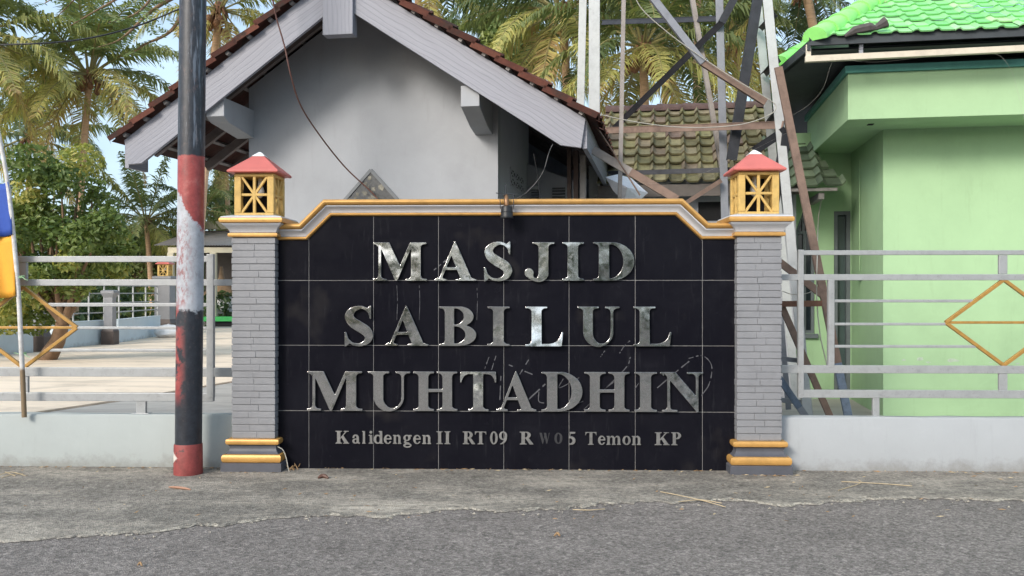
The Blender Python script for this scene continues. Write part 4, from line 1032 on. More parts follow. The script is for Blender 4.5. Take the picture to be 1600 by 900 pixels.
# ================================================================ steel water tower legs
tw = thing('steel_tower', 'tall pale steel tower frame with crossed braces between the hall and green house', 'tower', tuple(pd(1080, HOR, 10.3).xy)+(ZY,))
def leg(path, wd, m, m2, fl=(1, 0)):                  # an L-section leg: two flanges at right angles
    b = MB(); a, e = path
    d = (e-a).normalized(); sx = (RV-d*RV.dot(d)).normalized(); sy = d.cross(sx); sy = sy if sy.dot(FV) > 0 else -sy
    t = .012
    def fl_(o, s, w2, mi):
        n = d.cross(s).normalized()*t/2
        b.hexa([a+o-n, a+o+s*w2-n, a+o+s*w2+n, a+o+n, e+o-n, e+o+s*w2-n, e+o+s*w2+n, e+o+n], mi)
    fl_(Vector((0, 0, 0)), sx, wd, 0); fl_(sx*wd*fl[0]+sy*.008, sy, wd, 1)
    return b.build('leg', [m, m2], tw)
def L2(x0, y0, x1, y1, d): # line through two pixels at depth d, prolonged downward to the yard and up
    p, q = pd(x0, y0, d), pd(x1, y1, d); dr = (q-p)/(q.z-p.z)
    return [p+dr*(ZY-.02-p.z), p+dr*(6.6-p.z)]
DF, DB = 9.75, 11.1
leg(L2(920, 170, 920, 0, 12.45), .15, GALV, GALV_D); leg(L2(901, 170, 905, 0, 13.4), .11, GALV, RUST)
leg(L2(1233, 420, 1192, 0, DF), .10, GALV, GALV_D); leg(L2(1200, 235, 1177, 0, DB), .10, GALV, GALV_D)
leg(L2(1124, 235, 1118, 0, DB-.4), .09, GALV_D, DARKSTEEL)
def br(x0, y0, d0, x1, y1, d1, wd, m, name='brace', ht=None):
    b = MB(); b.beam(pd(x0, y0, d0), pd(x1, y1, d1), wd, ht or .012, up=FV); o = b.build(name, m, tw); return o
def ang(x0, y0, d0, x1, y1, d1, wd, m, name='brace'):
    b = MB(); A, B_ = pd(x0, y0, d0), pd(x1, y1, d1); b.beam(A, B_, wd, .01, up=FV)
    dd = (B_-A).normalized(); u = dd.cross(FV).normalized(); u = u if u.z > 0 else -u
    b.beam(A+u*(wd/2-.005)+FV*.04, B_+u*(wd/2-.005)+FV*.04, .008, .07, up=FV); return b.build(name, m, tw)
ang(941, 35, 12.3, 1126, 29, DB-.4, .07, DARKSTEEL, 'crossbar'); ang(942, 204, 12.1, 1224, 195, DF-.02, .085, RUSTWOOD, 'crossbar'); ang(950, 271, 11.6, 1152, 265, DB-.4, .06, DARKSTEEL, 'crossbar')
ang(1162, -30, DB-.5, 1128, 35, DB-.5, .085, DARKSTEEL); ang(1129, 34, DB-.5, 960, 200, 12.1, .075, DARKSTEEL)
ang(1186, -10, DB-.6, 1144, 250, DB-.7, .11, DARKSTEEL); ang(1228, 203, DF-.05, 1178, 236, DF+.3, .095, DARKSTEEL); ang(1230, 208, DF-.04, 1208, 330, DF+.2, .10, DARKSTEEL)
ang(1127, 282, 10.6, 1045, 334, 10.3, .05, RUSTWOOD)
for a, c in ((45, 38), (116, 108), (192, 182)):
    ang(1184+a*.1, a, DB-.1, 1208+a*.08, c-16, DF+.12, .07, DARKSTEEL, 'rung')
for y in (560, 625): ang(1217, y, DF+.1, 1252, y+4, DF+.15, .05, GALV_D, 'rung')
ang(1218, 470, 10.1, 1232, 640, 10.1, .06, GALV_D); 
for n_, x0, y0, d0, x1, y1, d1, m, wd in ((0, 1010, -16, 9.5, 1098, 98, 9.55, GALV_D, .075), (0, 1097, 97, 9.56, 1196, 160, 9.6, RUSTWOOD, .075)):
    br(x0, y0, d0, x1, y1, d1, wd, m, 'brace', .05)
# loose timbers leaning on the tower
def plank(x0, y0, d0, x1, y1, d1, wd, m, lab, m2=None, split=None, ht=.035):
    A, B_ = pd(x0, y0, d0), pd(x1, y1, d1); b = MB()
    if m2:
        M_ = A+(B_-A)*split; b.beam(A, M_, wd, ht, up=FV); b.beam(M_, B_, wd, ht, up=FV, mi=1)
    else: b.beam(A, B_, wd, ht, up=FV)
    o = b.build('timber_plank', [m]+([m2] if m2 else []), loc=B_); return tag(o, lab, 'plank', 'timbers leaning by the tower')
def foot(px, z, d): return HOR-(z-H)*FPX/d
plank(1216, 105, 9.5, 1329, foot(0, ZY, 9.4), 9.4, .082, RUSTWOOD, 'long brown plank with a blue foot leaning on the tower', BLUEPLANK, .82)
plank(1222, 480, 9.3, 1306, foot(0, ZY, 9.3), 9.3, .065, RUSTWOOD, 'rust brown plank slanting to the ground behind the right fence')
plank(1210, 580, 9.2, 1275, foot(0, ZY, 9.2), 9.2, .065, BLUEPLANK, 'short chipped blue plank low behind the right fence', GALV_D, .6)
plank(1216, 408, 9.35, 1292, 466, 9.45, .075, RUSTWOOD, 'short brown bar slanting behind the top rails of the right fence')
plank(1218, 475, 9.25, 1284, 474, 9.25, .06, RUST, 'short level rusty bar behind the right fence')
plank(926, 234, 9.55, 1058, 312, 9.4, .085, PLANKGREY, 'greyed timber slanting down across the mossy roof to the sign top', RUSTWOOD, .45)
plank(975, -30, 10.4, 968, 330, 10.4, .045, PLANKGREY, 'thin grey upright bamboo pole before the mossy roof', ht=.045)
plank(1075, -40, 11, 1128, 262, 11, .055, PLANKGREY, 'thin grey leaning pole in front of the palm trunk', ht=.055)
# ================================================================ bright green house on the right
FG = Frame(1380, 10.2, 9.6); WG = FG.W; g_at = FG.at
gh = thing('green_house', 'mint green house with bright green tiled roof behind the right fence', 'house', tuple(WG(2, 1, ZY)))
zs = g_at(1325, 187, -.70)[1]                             # soffit level
dep = FG.side(1330, 500, 0)[0]
b = MB(); b.box(0, 6, 0, .15, -.1, zs+.3, tr=WG); b.build('front_wall', GREENW, gh)
b = MB(); b.box(.001, .15, .151, dep, -.1, zs+.299, tr=WG); b.build('side_wall', GREENW, gh)
xw0 = g_at(1229, 500, dep)[0]
dX0, dX1 = g_at(1303, 500, dep)[0], g_at(1329, 500, dep)[0]; dz0, dz1 = ZY+.08, g_at(1303, 330, dep)[1]
wX0, wX1 = g_at(1243, 400, dep)[0], g_at(1273, 400, dep)[0]; wz0 = g_at(1250, 521, dep)[1]; wz1 = g_at(1250, 362, dep)[1]; wza = g_at(1258, 321, dep)[1]
b = MB()                                               # recessed wall in strips, leaving the door and window openings
for xa, xb, z0, z1 in ((xw0, wX0, -.1, zs+.29), (wX0, wX1, -.1, wz0), (wX1, dX0, -.1, zs+.29), (dX0, dX1, -.1, dz0), (dX0, dX1, dz1, zs+.29), (dX1, .15, -.1, zs+.29)): b.box(xa, xb, dep, dep+.16, z0, z1, tr=WG)
xm = (wX0+wX1)/2
b.prism([(wX0, wz1), (xm, wza), (wX1, wz1), (wX1, zs+.29), (wX0, zs+.29)], lambda u, v, t: WG(u, t, v), dep, dep+.16)
b.build('recessed_wall', GREENW, gh)
b = MB(); b.box(dX0, dX1, dep+.1, dep+.14, dz0, dz1, tr=WG); dr_ = b.build('door', DOORG, gh)
b = MB(); b.box(dX0, dX0+.05, dep+.02, dep+.101, dz0, dz1, tr=WG); b.box(dX1-.05, dX1, dep+.02, dep+.101, dz0, dz1, tr=WG); b.box(dX0+.05, dX1-.05, dep+.02, dep+.101, dz1-.05, dz1, tr=WG); b.build('door_frame', FRAMEG, dr_)
b = MB(); b.prism([(wX0, wz0), (wX1, wz0), (wX1, wz1), (xm, wza), (wX0, wz1)], lambda u, v, t: WG(u, t, v), dep+.10, dep+.12); wo = b.build('arched_window', GLASSD, gh)
b = MB()
for xa in (wX0+.02, xm, wX1-.02): b.box(xa-.02, xa+.02, dep+.05, dep+.099, wz0, wz1, tr=WG)
for z in (wz0+.02, (wz0*.5+wz1*.5), wz1-.01): b.box(wX0+.001, wX1-.001, dep+.046, dep+.094, z-.02, z+.02, tr=WG)
b.beam(WG(wX0+.01, dep+.07, wz1), WG(xm, dep+.07, wza-.02), .035, .04, up=FG.a); b.beam(WG(wX1-.01, dep+.072, wz1), WG(xm, dep+.072, wza-.02), .035, .04, up=FG.a)
for k in range(1, 5): b.box(wX0+(wX1-wX0)*k/5-.006, wX0+(wX1-wX0)*k/5+.006, dep+.06, dep+.085, wz1, wz1+.28, tr=WG)
b.box(wX0-.04, wX1+.04, dep-.05, dep+.05, wz0-.06, wz0-.001, tr=WG)
b.build('window_frame', FRAMEG, wo)
# projecting band round the top of the wall
bl = g_at(1325, 187, -.70); bx0 = bl[0]; zt2 = g_at(1325, 115, -.70)[1]
b = MB(); b.box(bx0, 6, -.70, -.001, bl[1], zt2, tr=WG); b.box(bx0, -.001, .0005, dep+.3, bl[1], zt2, tr=WG); b.build('projecting_band', GREENW, gh, bev=.004)
b = MB(); b.box(bx0-.035, 6, -.735, -.6, zt2+.001, zt2+.075, tr=WG); b.box(bx0-.035, bx0+.1, -.598, dep+.3, zt2+.001, zt2+.075, tr=WG); b.build('trim', TEAL, gh)
p = g_at(1365, 190, -.45); b = MB(); b.box(-.25, -.19, -.42, -.34, bl[1]-.006, bl[1]+.01, tr=WG); b.build('soffit_hole', DARKVOID, gh)
# roof
c1 = g_at(1265, 62, -1.12); ze = c1[1]
def onz(px, py, z): r = ray(px, py); return C0+r*((z-H)/r.z)
C1 = WG(c1[0], -1.12, ze); C2 = onz(1219, 103, ze); A_ = pd(1570, -118, 13.4)
U = FG.r; C3 = C1+U*7.5; top = A_
foot_ = C1+U*((A_-C1).dot(U)); V = (A_-foot_); Ls = V.length; V.normalize(); N = U.cross(V); uA = (A_-C1).dot(U)
b = MB(); nv = int(Ls/.205)
lim = lambda v: (uA*min(1, v/Ls), 7.5)
tile_roof(b, C1+N*.02, U, V, N, lim, nv, pu=.20, pv=.205, amp=.024, th=.016, lift=.024, seed=21, hump=.40, jit=.004, samples=8)
# left slope and a plain rear
n2 = (C2-C1).cross(A_-C1); b.add([C1, C2, A_], [(0, 1, 2)], 0, .5)
b.add([C2, C2+FG.a*5.5+U*.25, A_+U*1.0+FG.a*.5, A_], [(0, 1, 2, 3)], 0, .5)
groof = b.build('roof', GREENTILE, gh, fix=False, smooth=38, tone=True)
b = MB(); up_ = Vector((0, 0, 1))
caps(b, C2+Vector((0, 0, .03)), A_+Vector((0, 0, .03)), up_, .10, .28, seed=6); caps(b, C1+Vector((0, 0, .02))+U*.05, A_+Vector((0, 0, .03)), up_, .12, .28, seed=7)
b.build('hip_cap', GREENCAP, groof, smooth=45, fix=False)
b = MB()                                               # broken ridge piece lying on the eave
q = pd(1352, 47, 9.15); b.tube([q+U*-.2+Vector((0, 0, -.05)), q+U*-.1+Vector((0, 0, .005)), q+U*.04+Vector((0, 0, .03)), q+U*.1+Vector((0, 0, .02)), q+U*.2+Vector((0, 0, .075))], [.015, .045, .05, .03, .06], 7); b.build('loose_cap_tile', paint('charred_brown', (.09, .08, .078), .4, 12, .85), groof)
# eave: dark fascia, soffit boards, framing
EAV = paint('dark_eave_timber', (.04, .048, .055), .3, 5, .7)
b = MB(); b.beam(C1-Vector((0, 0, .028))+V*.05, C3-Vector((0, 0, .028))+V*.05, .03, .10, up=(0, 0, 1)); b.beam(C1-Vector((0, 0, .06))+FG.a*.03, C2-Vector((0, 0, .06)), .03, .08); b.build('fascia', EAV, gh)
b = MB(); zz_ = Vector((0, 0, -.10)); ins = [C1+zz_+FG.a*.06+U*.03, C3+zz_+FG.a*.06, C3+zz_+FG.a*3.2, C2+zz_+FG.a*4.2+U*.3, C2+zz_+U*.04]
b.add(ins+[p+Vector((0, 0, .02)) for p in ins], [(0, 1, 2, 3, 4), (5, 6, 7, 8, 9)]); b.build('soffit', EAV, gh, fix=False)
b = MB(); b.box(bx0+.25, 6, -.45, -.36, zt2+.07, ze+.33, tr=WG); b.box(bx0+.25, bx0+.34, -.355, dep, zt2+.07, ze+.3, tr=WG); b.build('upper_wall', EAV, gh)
def gb(x0, y0, x1, y1, ly, wd, m, name, ht=.04):
    a_, c_ = g_at(x0, y0, ly), g_at(x1, y1, ly); b = MB(); b.beam(WG(a_[0], ly, a_[1]), WG(c_[0], ly, c_[1]), wd, ht, up=FG.a); return b.build(name, m, gh, bev=.003)
gb(1258, 93, 1620, 75, -1.05, .062, PVC, 'eave_pipe', .06); gb(1263, 70, 1263, 91, -1.05, .05, PVC, 'pipe_hanger'); gb(1345, 68, 1345, 87, -1.03, .04, GALV_D, 'pipe_hanger')
gb(1345, 72, 1290, 95, -.8, .05, EAV, 'strut'); gb(1330, 150, 1330, 60, -.3, .05, EAV, 'strut')
sx_ = FG.side(1345, 400, 0)[0]
b = MB(); b.tube([WG(-.012, sx_, z) for z in (1.9, 3.3)], .005, 8); b.box(-.05, -.0005, sx_-.05, sx_+.05, 1.78, 1.84, tr=WG); b.build('conduit', GREENW, gh)
CHIP = paint('chipped_plaster', (.42, .50, .40), .25, 40, .9)
b = MB(); rr = random.Random(4)                        # patches where the paint has flaked
for x, y, r in ((1412, 562, .03), (1437, 560, .05), (1490, 563, .06), (1548, 566, .02), (1382, 513, .018), (1590, 568, .03), (1450, 566, .03)):
    q = g_at(x, y, -.002); n = 9; ph = [rr.uniform(.35, 1) for _ in range(n)]
    b.add([WG(q[0]+r*1.3*ph[k]*math.cos(k*6.283/n), -.0015, q[1]+r*.55*ph[k]*math.sin(k*6.283/n)) for k in range(n)], [tuple(range(n))])
stuff(b.build('flaked_paint', CHIP, gh, fix=False))
# small lean-to canopy with dusty green tiles over the side door
cz = g_at(1300, 292, dep-.9); U = FG.r; cr = g_at(1325, 292, dep-.9)[0]; cl = g_at(1205, 292, dep-.9)[0]
V = (FG.a*.95+Vector((0, 0, .68))).normalized(); N = U.cross(V); O = WG(0, dep-.9, cz[1])
can = thing('tiled_canopy', 'small lean-to canopy of dusty green tiles beside the green house', 'canopy', tuple(WG((cl+cr)/2, dep-.4, cz[1])))
b = MB(); tile_roof(b, O, U, V, N, lambda v: (cl, cr-.30*v), 6, pu=.29, pv=.225, amp=.06, th=.03, lift=.044, seed=31, hump=.4, jit=.004, samples=9); b.build('roof', GREENTILE_OLD, can, fix=False, smooth=38, tone=True)
b = MB(); b.box(cl, cr-.12, dep-.87, dep-.83, cz[1]-.045, cz[1]-.006, tr=WG); b.build('eave_batten', PALEWOOD, can)
q = g_at(1283, 300, dep-.8); b = MB(); b.box(q[0]-.035, q[0]+.035, dep-.82, dep-.005, cz[1]-.14, cz[1]-.062, tr=WG); b.build('bracket', PALEWOOD, can)

# ================================================================ cables
B3 = lambda L, d: [pd(x, y, d) for x, y in L]
cable('cable', [pd(420, -40, 9.05)]+B3([(430, 20), (444, 70), (455, 120)], 9.1)+[pd(470, 165, 9.3), pd(500, 212, 9.6), pd(540, 262, 9.9), pd(585, 305, 10.0), pd(600, 330, 9.9)], .008, CABLE_B, 'brown cable drooping across the grey gable')
cable('cable', [pd(x, y, 8.6) for x, y in ((806, 311), (820, 303), (838, 285), (850, 265), (858, 238), (864, 225))], .006, BLACKP, 'black lamp cable rising from the spotlight to the right eave')
cable('cable', B3([(845, 318), (842, 290), (838, 262), (834, 240)], 9.9), .009, BLACKP, 'black cable hanging down the porch wall of the hall')
cable('cable', B3([(933, 178), (990, 190), (1050, 198), (1110, 199), (1165, 193), (1205, 178), (1212, 165), (1196, 152), (1150, 125), (1090, 85), (1040, 48), (1000, 10), (985, -30)], 9.5), .0055, CABLE_W, 'pale cable looping round the tower braces')
cable('cable', B3([(940, 268), (985, 283), (1040, 286), (1095, 272), (1150, 248), (1195, 225), (1235, 205)], 9.4), .00045, CABLE_W, 'thin white cable sagging in front of the mossy roof')
cable('cable', B3([(930, 195), (950, 225), (975, 265), (1000, 305)], 9.45), .009, RUSTWOOD, 'thin brown cane leaning across the left of the mossy roof')
cable('cable', B3([(1238, 180), (1262, 165), (1285, 140), (1297, 105), (1305, 88)], 9.3), .0006, CABLE_W, 'white cable climbing to the corner eave of the green house')
cable('cable', B3([(1205, -40), (1222, 20), (1232, 55), (1252, 78), (1300, 90), (1360, 97), (1420, 92), (1500, 80)], 9.1), .00045, CABLE_W, 'white cable running along the eave pipe of the green house')
cable('cable', B3([(1470, 88), (1530, 84), (1560, 86), (1580, 110), (1592, 150), (1600, 185), (1606, 220)], 9.0), .00075, CABLE_W, 'thick white cable hanging from the eave at the right edge')
cable('cable', B3([(1285, 305), (1279, 340)], 11.4)+B3([(1277, 400), (1276, 460), (1281, 520), (1292, 570)], 9.3), .006, CABLE_W, 'pale wire hanging beside the leaning planks')
cable('cable', [pd(x, y, 9.6) for x, y in ((1222, 455), (1240, 460), (1262, 458), (1282, 450), (1291, 468))], .005, CABLE_W, 'thin white wire tied across the leaning planks')
cable('overhead_wire', [pd(-60, 72, 8.3), pd(100, 65, 8.4), pd(200, 45, 8.5), pd(285, 12, 8.6), pd(420, -45, 8.8)], .008, BLACKP, 'black overhead wire crossing the sky left of the striped pole', 'wire')
# ================================================================ palms
def frond(b, base, az, el, L, droop, rr, tone, width=.55, nl=72, wind=.0):
    """arching stem with two ranks of hanging leaflets"""
    d = Vector((math.cos(az)*math.cos(el), math.sin(az)*math.cos(el), math.sin(el))); p = Vector(base); pts = [p.copy()]; n = 16
    side0 = Vector((-math.sin(az), math.cos(az), 0)); tw_ = rr.uniform(-.5, .5)
    for i in range(n):
        t = i/n; d = (d+Vector((0, 0, -droop*(.25+1.5*t)/n))+side0*rr.uniform(-.012, .012)).normalized(); p = p+d*(L/n); pts.append(p.copy())
    b.tube(pts, [.045*(1-.9*i/n)*L/4 for i in range(n+1)], 5, 1, cap=False)
    for k in range(nl):
        t = .16+.84*(k+rr.uniform(0, .7))/nl
        if rr.random() < .05: continue
        x = t*n; i = min(int(x), n-1); q = pts[i].lerp(pts[i+1], x-i); dd = (pts[i+1]-pts[i]).normalized()
        sd = dd.cross(Vector((0, 0, 1)));
        if sd.length < .05: sd = side0.copy()
        sd.normalize(); up = sd.cross(dd).normalized()
        ll = width*L/4*(1.0 if t < .6 else max(.25, 1-(t-.6)*1.7))*(.55+.45*min(1, t*3))*rr.uniform(.8, 1.15)*1.55
        for sg in (-1, 1):
            if rr.random() < .04: continue
            sv = sd*sg*math.cos(tw_*.4)
            o = (sv*rr.uniform(.75, 1.0)+dd*rr.uniform(.35, .75)+up*rr.uniform(-.15, .35)).normalized()
            m = q+o*ll*.45+Vector((0, 0, -.05*ll)); hang = rr.uniform(.35, 1.0)
            e = m+(o*(1-hang*.55)+Vector((0, 0, -hang))).normalized()*ll*.6
            wv = dd*(.037*L/4*rr.uniform(.8, 1.2)); tn = min(1, max(0, tone+rr.uniform(-.12, .12)+.08*(t > .9)))
            b.add([q-wv*.5, q+wv*.5, m+wv*.95, m-wv*.95, e], [(0, 1, 2, 3), (3, 2, 4)], 0, tn)
def palm(px, py, d, L, base_z, seed, lab, nf=24, base_px=None, coco=True, tones=(.1, .75), yellow=3, dead=2, tr=.13, dirs=None):
    rr = random.Random(seed); top = pd(px, py, d)
    bs = pd(base_px if base_px is not None else px+rr.uniform(-15, 15), HOR, d); bs.z = base_z
    t = thing('coconut_palm', lab, 'palm tree', tuple(bs), 'coconut palms')
    b = MB(); n = 22; pts = []
    for i in range(n+1):
        u = i/n; p = bs.lerp(top, u); k = (u*u-u)*.35; p.x += k*(top.x-bs.x); pts.append(p)
    pts[-1] = top-Vector((0, 0, .1))
    b.tube(pts, [tr*(1.5-.5*min(1, i/3))*(1-.25*i/n)*(1+.05*(i % 2)) for i in range(n+1)], 10); b.build('trunk', PALMTRUNK, t, smooth=60)
    b = MB(); ga = 2.39996
    for k in range(nf):
        u = (k+.5)/nf; az = k*ga+rr.uniform(-.25, .25); el = R(78)*(1-u)**1.0-R(38)*u+rr.uniform(-.12, .12)
        tn = tones[0]+(tones[1]-tones[0])*rr.random()*(.5+.5*u); dr = .55+1.15*math.sin(math.pi*min(1, u*1.1))*rr.uniform(.8, 1.3)
        if k >= nf-yellow-dead: tn = rr.uniform(.74, .9)
        if k >= nf-dead: tn = rr.uniform(.93, 1.0); el = R(-50); dr = 1.6
        frond(b, top+Vector((math.cos(az)*.12, math.sin(az)*.12, .1*(1-u))), az, el, L*rr.uniform(.85, 1.1), dr, rr, tn)
    b.build('crown', [PALMLEAF, PALMSTEM], t, fix=False, tone=True)
    b = MB()                                              # fibrous heart and fruit below the crown
    for k in range(14):
        a = k*2.4; o = Vector((math.cos(a)*.22, math.sin(a)*.22, -.15+.12*(k % 3)))
        b.tube([top+Vector((o.x*.3, o.y*.3, .25)), top+o*.8, top+o*1.2+Vector((0, 0, -.25))], [.05, .05, .02], 6)
    if coco:
        for k in range(11):
            a = rr.uniform(0, 6.28); r = rr.uniform(.22, .42); c = top+Vector((math.cos(a)*r, math.sin(a)*r, -.25-rr.uniform(0, .35)))
            b.tube([c+Vector((0, 0, z)) for z in (.13, .09, 0, -.09, -.13)], [.02, .08, .115, .085, .02], 8)
    b.build('coconut_cluster', COCO, t, smooth=60)
    return t
palm(140, 118, 30, 4.1, 0, 1, 'coconut palm with a pinkish trunk left of the striped pole', 30, 114, tones=(.35, .85), yellow=11)
palm(-40, 60, 27, 4.3, 0, 2, 'coconut palm whose fronds reach in at the upper left corner', 22, -55, tones=(.25, .8), yellow=7)
palm(342, 18, 26, 2.6, 0, 3, 'coconut palm with brownish fronds between the striped pole and the gable ridge', 22, 302, tones=(.3, .9), yellow=6, dead=5)
palm(655, -55, 27, 3.3, 0, 4, 'coconut palm rising above the middle of the right roof slope', 24, 640, tones=(.1, .6), yellow=5)
palm(880, 20, 23, 3.6, 0, 5, 'coconut palm with yellowing fronds beside the left tower post', 30, 900, tones=(.1, .7), yellow=9)
palm(1090, -50, 25, 4.0, 0, 6, 'coconut palm with a long bare pink trunk seen through the tower', 22, 1088, tones=(.15, .6), yellow=3)
palm(1005, 75, 21, 3.4, 0, 7, 'low coconut palm with dense hanging fronds seen through the tower', 32, 1015, tones=(.15, .7), yellow=8, dead=3)
palm(1150, 60, 30, 4.4, 0, 8, 'coconut palm with yellow green fronds behind the dark tower brace', 30, 1160, tones=(.15, .75), yellow=7)
palm(1258, -22, 21, 2.3, 0, 9, 'dark coconut palm over the hip of the bright green roof', 26, 1345, coco=False, tones=(.0, .3), yellow=1, dead=0)
palm(318, 330, 41, 3.2, 0, 10, 'low young palm below the left eave of the hall', 18, 310, coco=False, tones=(.15, .6), yellow=2, dead=1)
palm(228, 345, 40, 3.4, 0, 11, 'small palm with drooping fronds right of the pink palm trunk', 22, 240, coco=False, tones=(.2, .8), yellow=4, dead=2)
palm(352, 240, 42, 2.6, 0, 12, 'palm with a skirt of dead brown fronds under the left eave', 16, 362, coco=False, tones=(.5, .95), yellow=4, dead=6)
palm(790, 60, 33, 4.2, 0, 13, 'distant coconut palm behind the right roof slope', 24, 790, tones=(.1, .6), yellow=5)
palm(45, 215, 37, 4.4, 0, 14, 'coconut palm partly hidden behind the round leafy tree', 22, 45, tones=(.1, .6), yellow=4)
0 and palm(60, -40, 36, 4.4, 0, 15, 'tall coconut palm crossing the top left corner', 22, 75, tones=(.0, .5), yellow=3)
# ================================================================ leafy trees
def leaves(b, blobs, n, size, rr, tones=(.0, 1.0), shell=.55, up=.45, elong=1.7):
    tot = sum(r**2 for _, r in blobs)
    for c, r in blobs:
        ct = rr.uniform(*tones)
        for _ in range(int(n*r*r/tot)):
            v = Vector((rr.gauss(0, 1), rr.gauss(0, 1), rr.gauss(0, 1))).normalized(); k = shell+(1-shell)*rr.random()**.5
            if rr.random() < .25: k *= rr.uniform(.3, 1.15)
            p = c+Vector((v.x*r, v.y*r, v.z*r*.85))*k
            nrm = (v*.6+Vector((rr.gauss(0, .6), rr.gauss(0, .6), up+rr.gauss(0, .5)))).normalized()
            a = nrm.cross(Vector((rr.gauss(0, 1), rr.gauss(0, 1), rr.gauss(0, 1)))).normalized(); e = nrm.cross(a); s = size*rr.uniform(.6, 1.35)
            tn = min(1, max(0, ct+rr.uniform(-.22, .22)))
            b.add([p-a*s*elong*.5, p+e*s*.42-a*s*.05+nrm*s*.1, p+a*s*elong*.5-nrm*s*.18, p-e*s*.42-a*s*.05+nrm*s*.1], [(0, 1, 2), (0, 2, 3)], 0, tn)
def clumps(cpx, cpy, rx, ry, d, n, rr, r0, r1, depth=1.5):
    out = []
    for _ in range(n):
        a = rr.uniform(0, 6.283); k = math.sqrt(rr.random()); out.append((pd(cpx+rx*k*math.cos(a), cpy+ry*k*math.sin(a), d+rr.uniform(-depth, depth)), rr.uniform(r0, r1)))
    return out
def tree(name, lab, cat, base, blobs, n, size, m, seed, trunk, tones=(.1, .8), group=None, fork=None):
    rr = random.Random(seed); t = thing(name, lab, cat, tuple(base), group)
    b = MB(); mid = fork or Vector(base).lerp(blobs[0][0], .6)
    b.tube([base-Vector((0, 0, .1)), Vector(base).lerp(mid, .5)+Vector((trunk*.6, 0, 0)), mid], [trunk*1.35, trunk, trunk*.85], 9)
    for c, r in blobs[:22]:
        q = mid.lerp(c, .5)+Vector((rr.uniform(-.2, .2), rr.uniform(-.2, .2), -.15*(c-mid).length)); b.tube([mid, q, c], [trunk*.5, trunk*.3, trunk*.08], 6)
    b.build('trunk', BARK, t, smooth=60); b = MB(); leaves(b, blobs, n, size, rr, tones); b.build('crown', m, t, fix=False, tone=True)
    return t
rr = random.Random(77)
bt = pg(68, 563, ZY)
bl_ = clumps(80, 335, 85, 100, 18.2, 31, rr, .26, .48, 1.1)+clumps(55, 460, 95, 40, 17.6, 12, rr, .25, .45, .9)+clumps(175, 420, 40, 40, 18.6, 8, rr, .2, .36, .8)
tree('leafy_tree', 'round leafy green tree behind the left fence and its diamond', 'tree', bt, bl_, 13500, .082, LEAF_A, 5, .15, (.15, .95), fork=pd(98, 505, 18.0))
tree('leafy_tree', 'dark bushy tree behind the shed roof right of the striped pole', 'tree', pd(385, 505, 47), clumps(385, 325, 50, 55, 47, 24, rr, .6, 1.1), 5000, .18, LEAF_B, 6, .16, (.2, .9))
tree('leafy_tree', 'low dark tree between the round leafy tree and the striped pole', 'tree', pd(230, 505, 45), clumps(235, 398, 90, 34, 45, 34, rr, .6, 1.1), 9000, .18, LEAF_B, 7, .16, (.2, 1))
tree('leafy_tree', 'shady tree at the far left behind the round leafy tree', 'tree', pd(-60, 540, 27), clumps(-50, 400, 110, 110, 27, 34, rr, .5, .9), 8000, .15, LEAF_B, 8, .16, (.1, .8))
tree('leafy_tree', 'light green tree peeping over the right roof slope', 'tree', pd(800, 440, 27), clumps(800, 75, 55, 50, 27, 26, rr, .25, .5), 5000, .13, LEAF_F, 9, .14, (.3, 1))
# feathery tree: long thin boughs with drooping double rows of tiny leaflets, reaching in from above
def feather_tree(lab, base, fork, boughs, seed):
    rr = random.Random(seed); t = thing('feathery_tree', lab, 'tree', tuple(base)); tb = MB(); lb = MB()
    tb.tube([base-Vector((0, 0, .1)), base.lerp(fork, .5)+Vector((.1, 0, 0)), fork], [.13, .10, .07], 9)
    for bo in boughs:
        c = [Vector(p) for p in crom([tuple(fork)]+[tuple(p) for p in bo], 8)]; n = len(c)
        tb.tube(c, [.045*(1-i/n)+.008 for i in range(n)], 6)
        for i in range(int(n*.3), n):
            for _ in range(rr.choice((0, 1, 1))):
                p = c[i]; a = rr.uniform(0, 6.283); d = Vector((math.cos(a), math.sin(a)*.8, rr.uniform(-.35, .35))).normalized(); L = rr.uniform(.35, .75); q = p.copy(); tn = rr.uniform(.1, .9)
                for k in range(9):
                    d = (d+Vector((0, 0, -.07))).normalized(); q2 = q+d*L/9; s = d.cross(Vector((0, 0, 1))).normalized()
                    for sg in (-1, 1):
                        tip = q+(s*sg*.85+d*.35+Vector((0, 0, rr.uniform(-.35, .1)))).normalized()*L*.26*(1-.45*abs(k-3)/6); w_ = d*.026
                        lb.add([q, q.lerp(tip, .5)+w_, tip, q.lerp(tip, .5)-w_], [(0, 1, 2, 3)], 0, min(1, max(0, tn+rr.uniform(-.15, .15))))
                    q = q2
    tb.build('trunk', BARK, t, smooth=60); lb.build('crown', LEAF_F, t, fix=False, tone=True)
ft = pg(300, 548, ZY); ft = Vector((pd(303, HOR, 20).x, pd(303, HOR, 20).y, ZY))
feather_tree('feathery leaved tree spreading thin boughs over the top left behind the striped pole', ft, pd(302, -20, 20),
             [[pd(250, -35, 20), pd(180, 0, 19.6), pd(110, 40, 19.2)], [pd(240, 15, 20), pd(190, 60, 19.7), pd(150, 75, 19.4)], [pd(250, -50, 20), pd(150, -40, 19.8), pd(70, 5, 19.5)], [pd(270, 45, 20.2), pd(225, 70, 20), pd(205, 85, 19.9)],
              [pd(255, -20, 20), pd(215, 20, 19.2), pd(170, 35, 18.8)], [pd(220, -60, 20.5), pd(140, -20, 20.3), pd(90, 25, 20)]], 13)
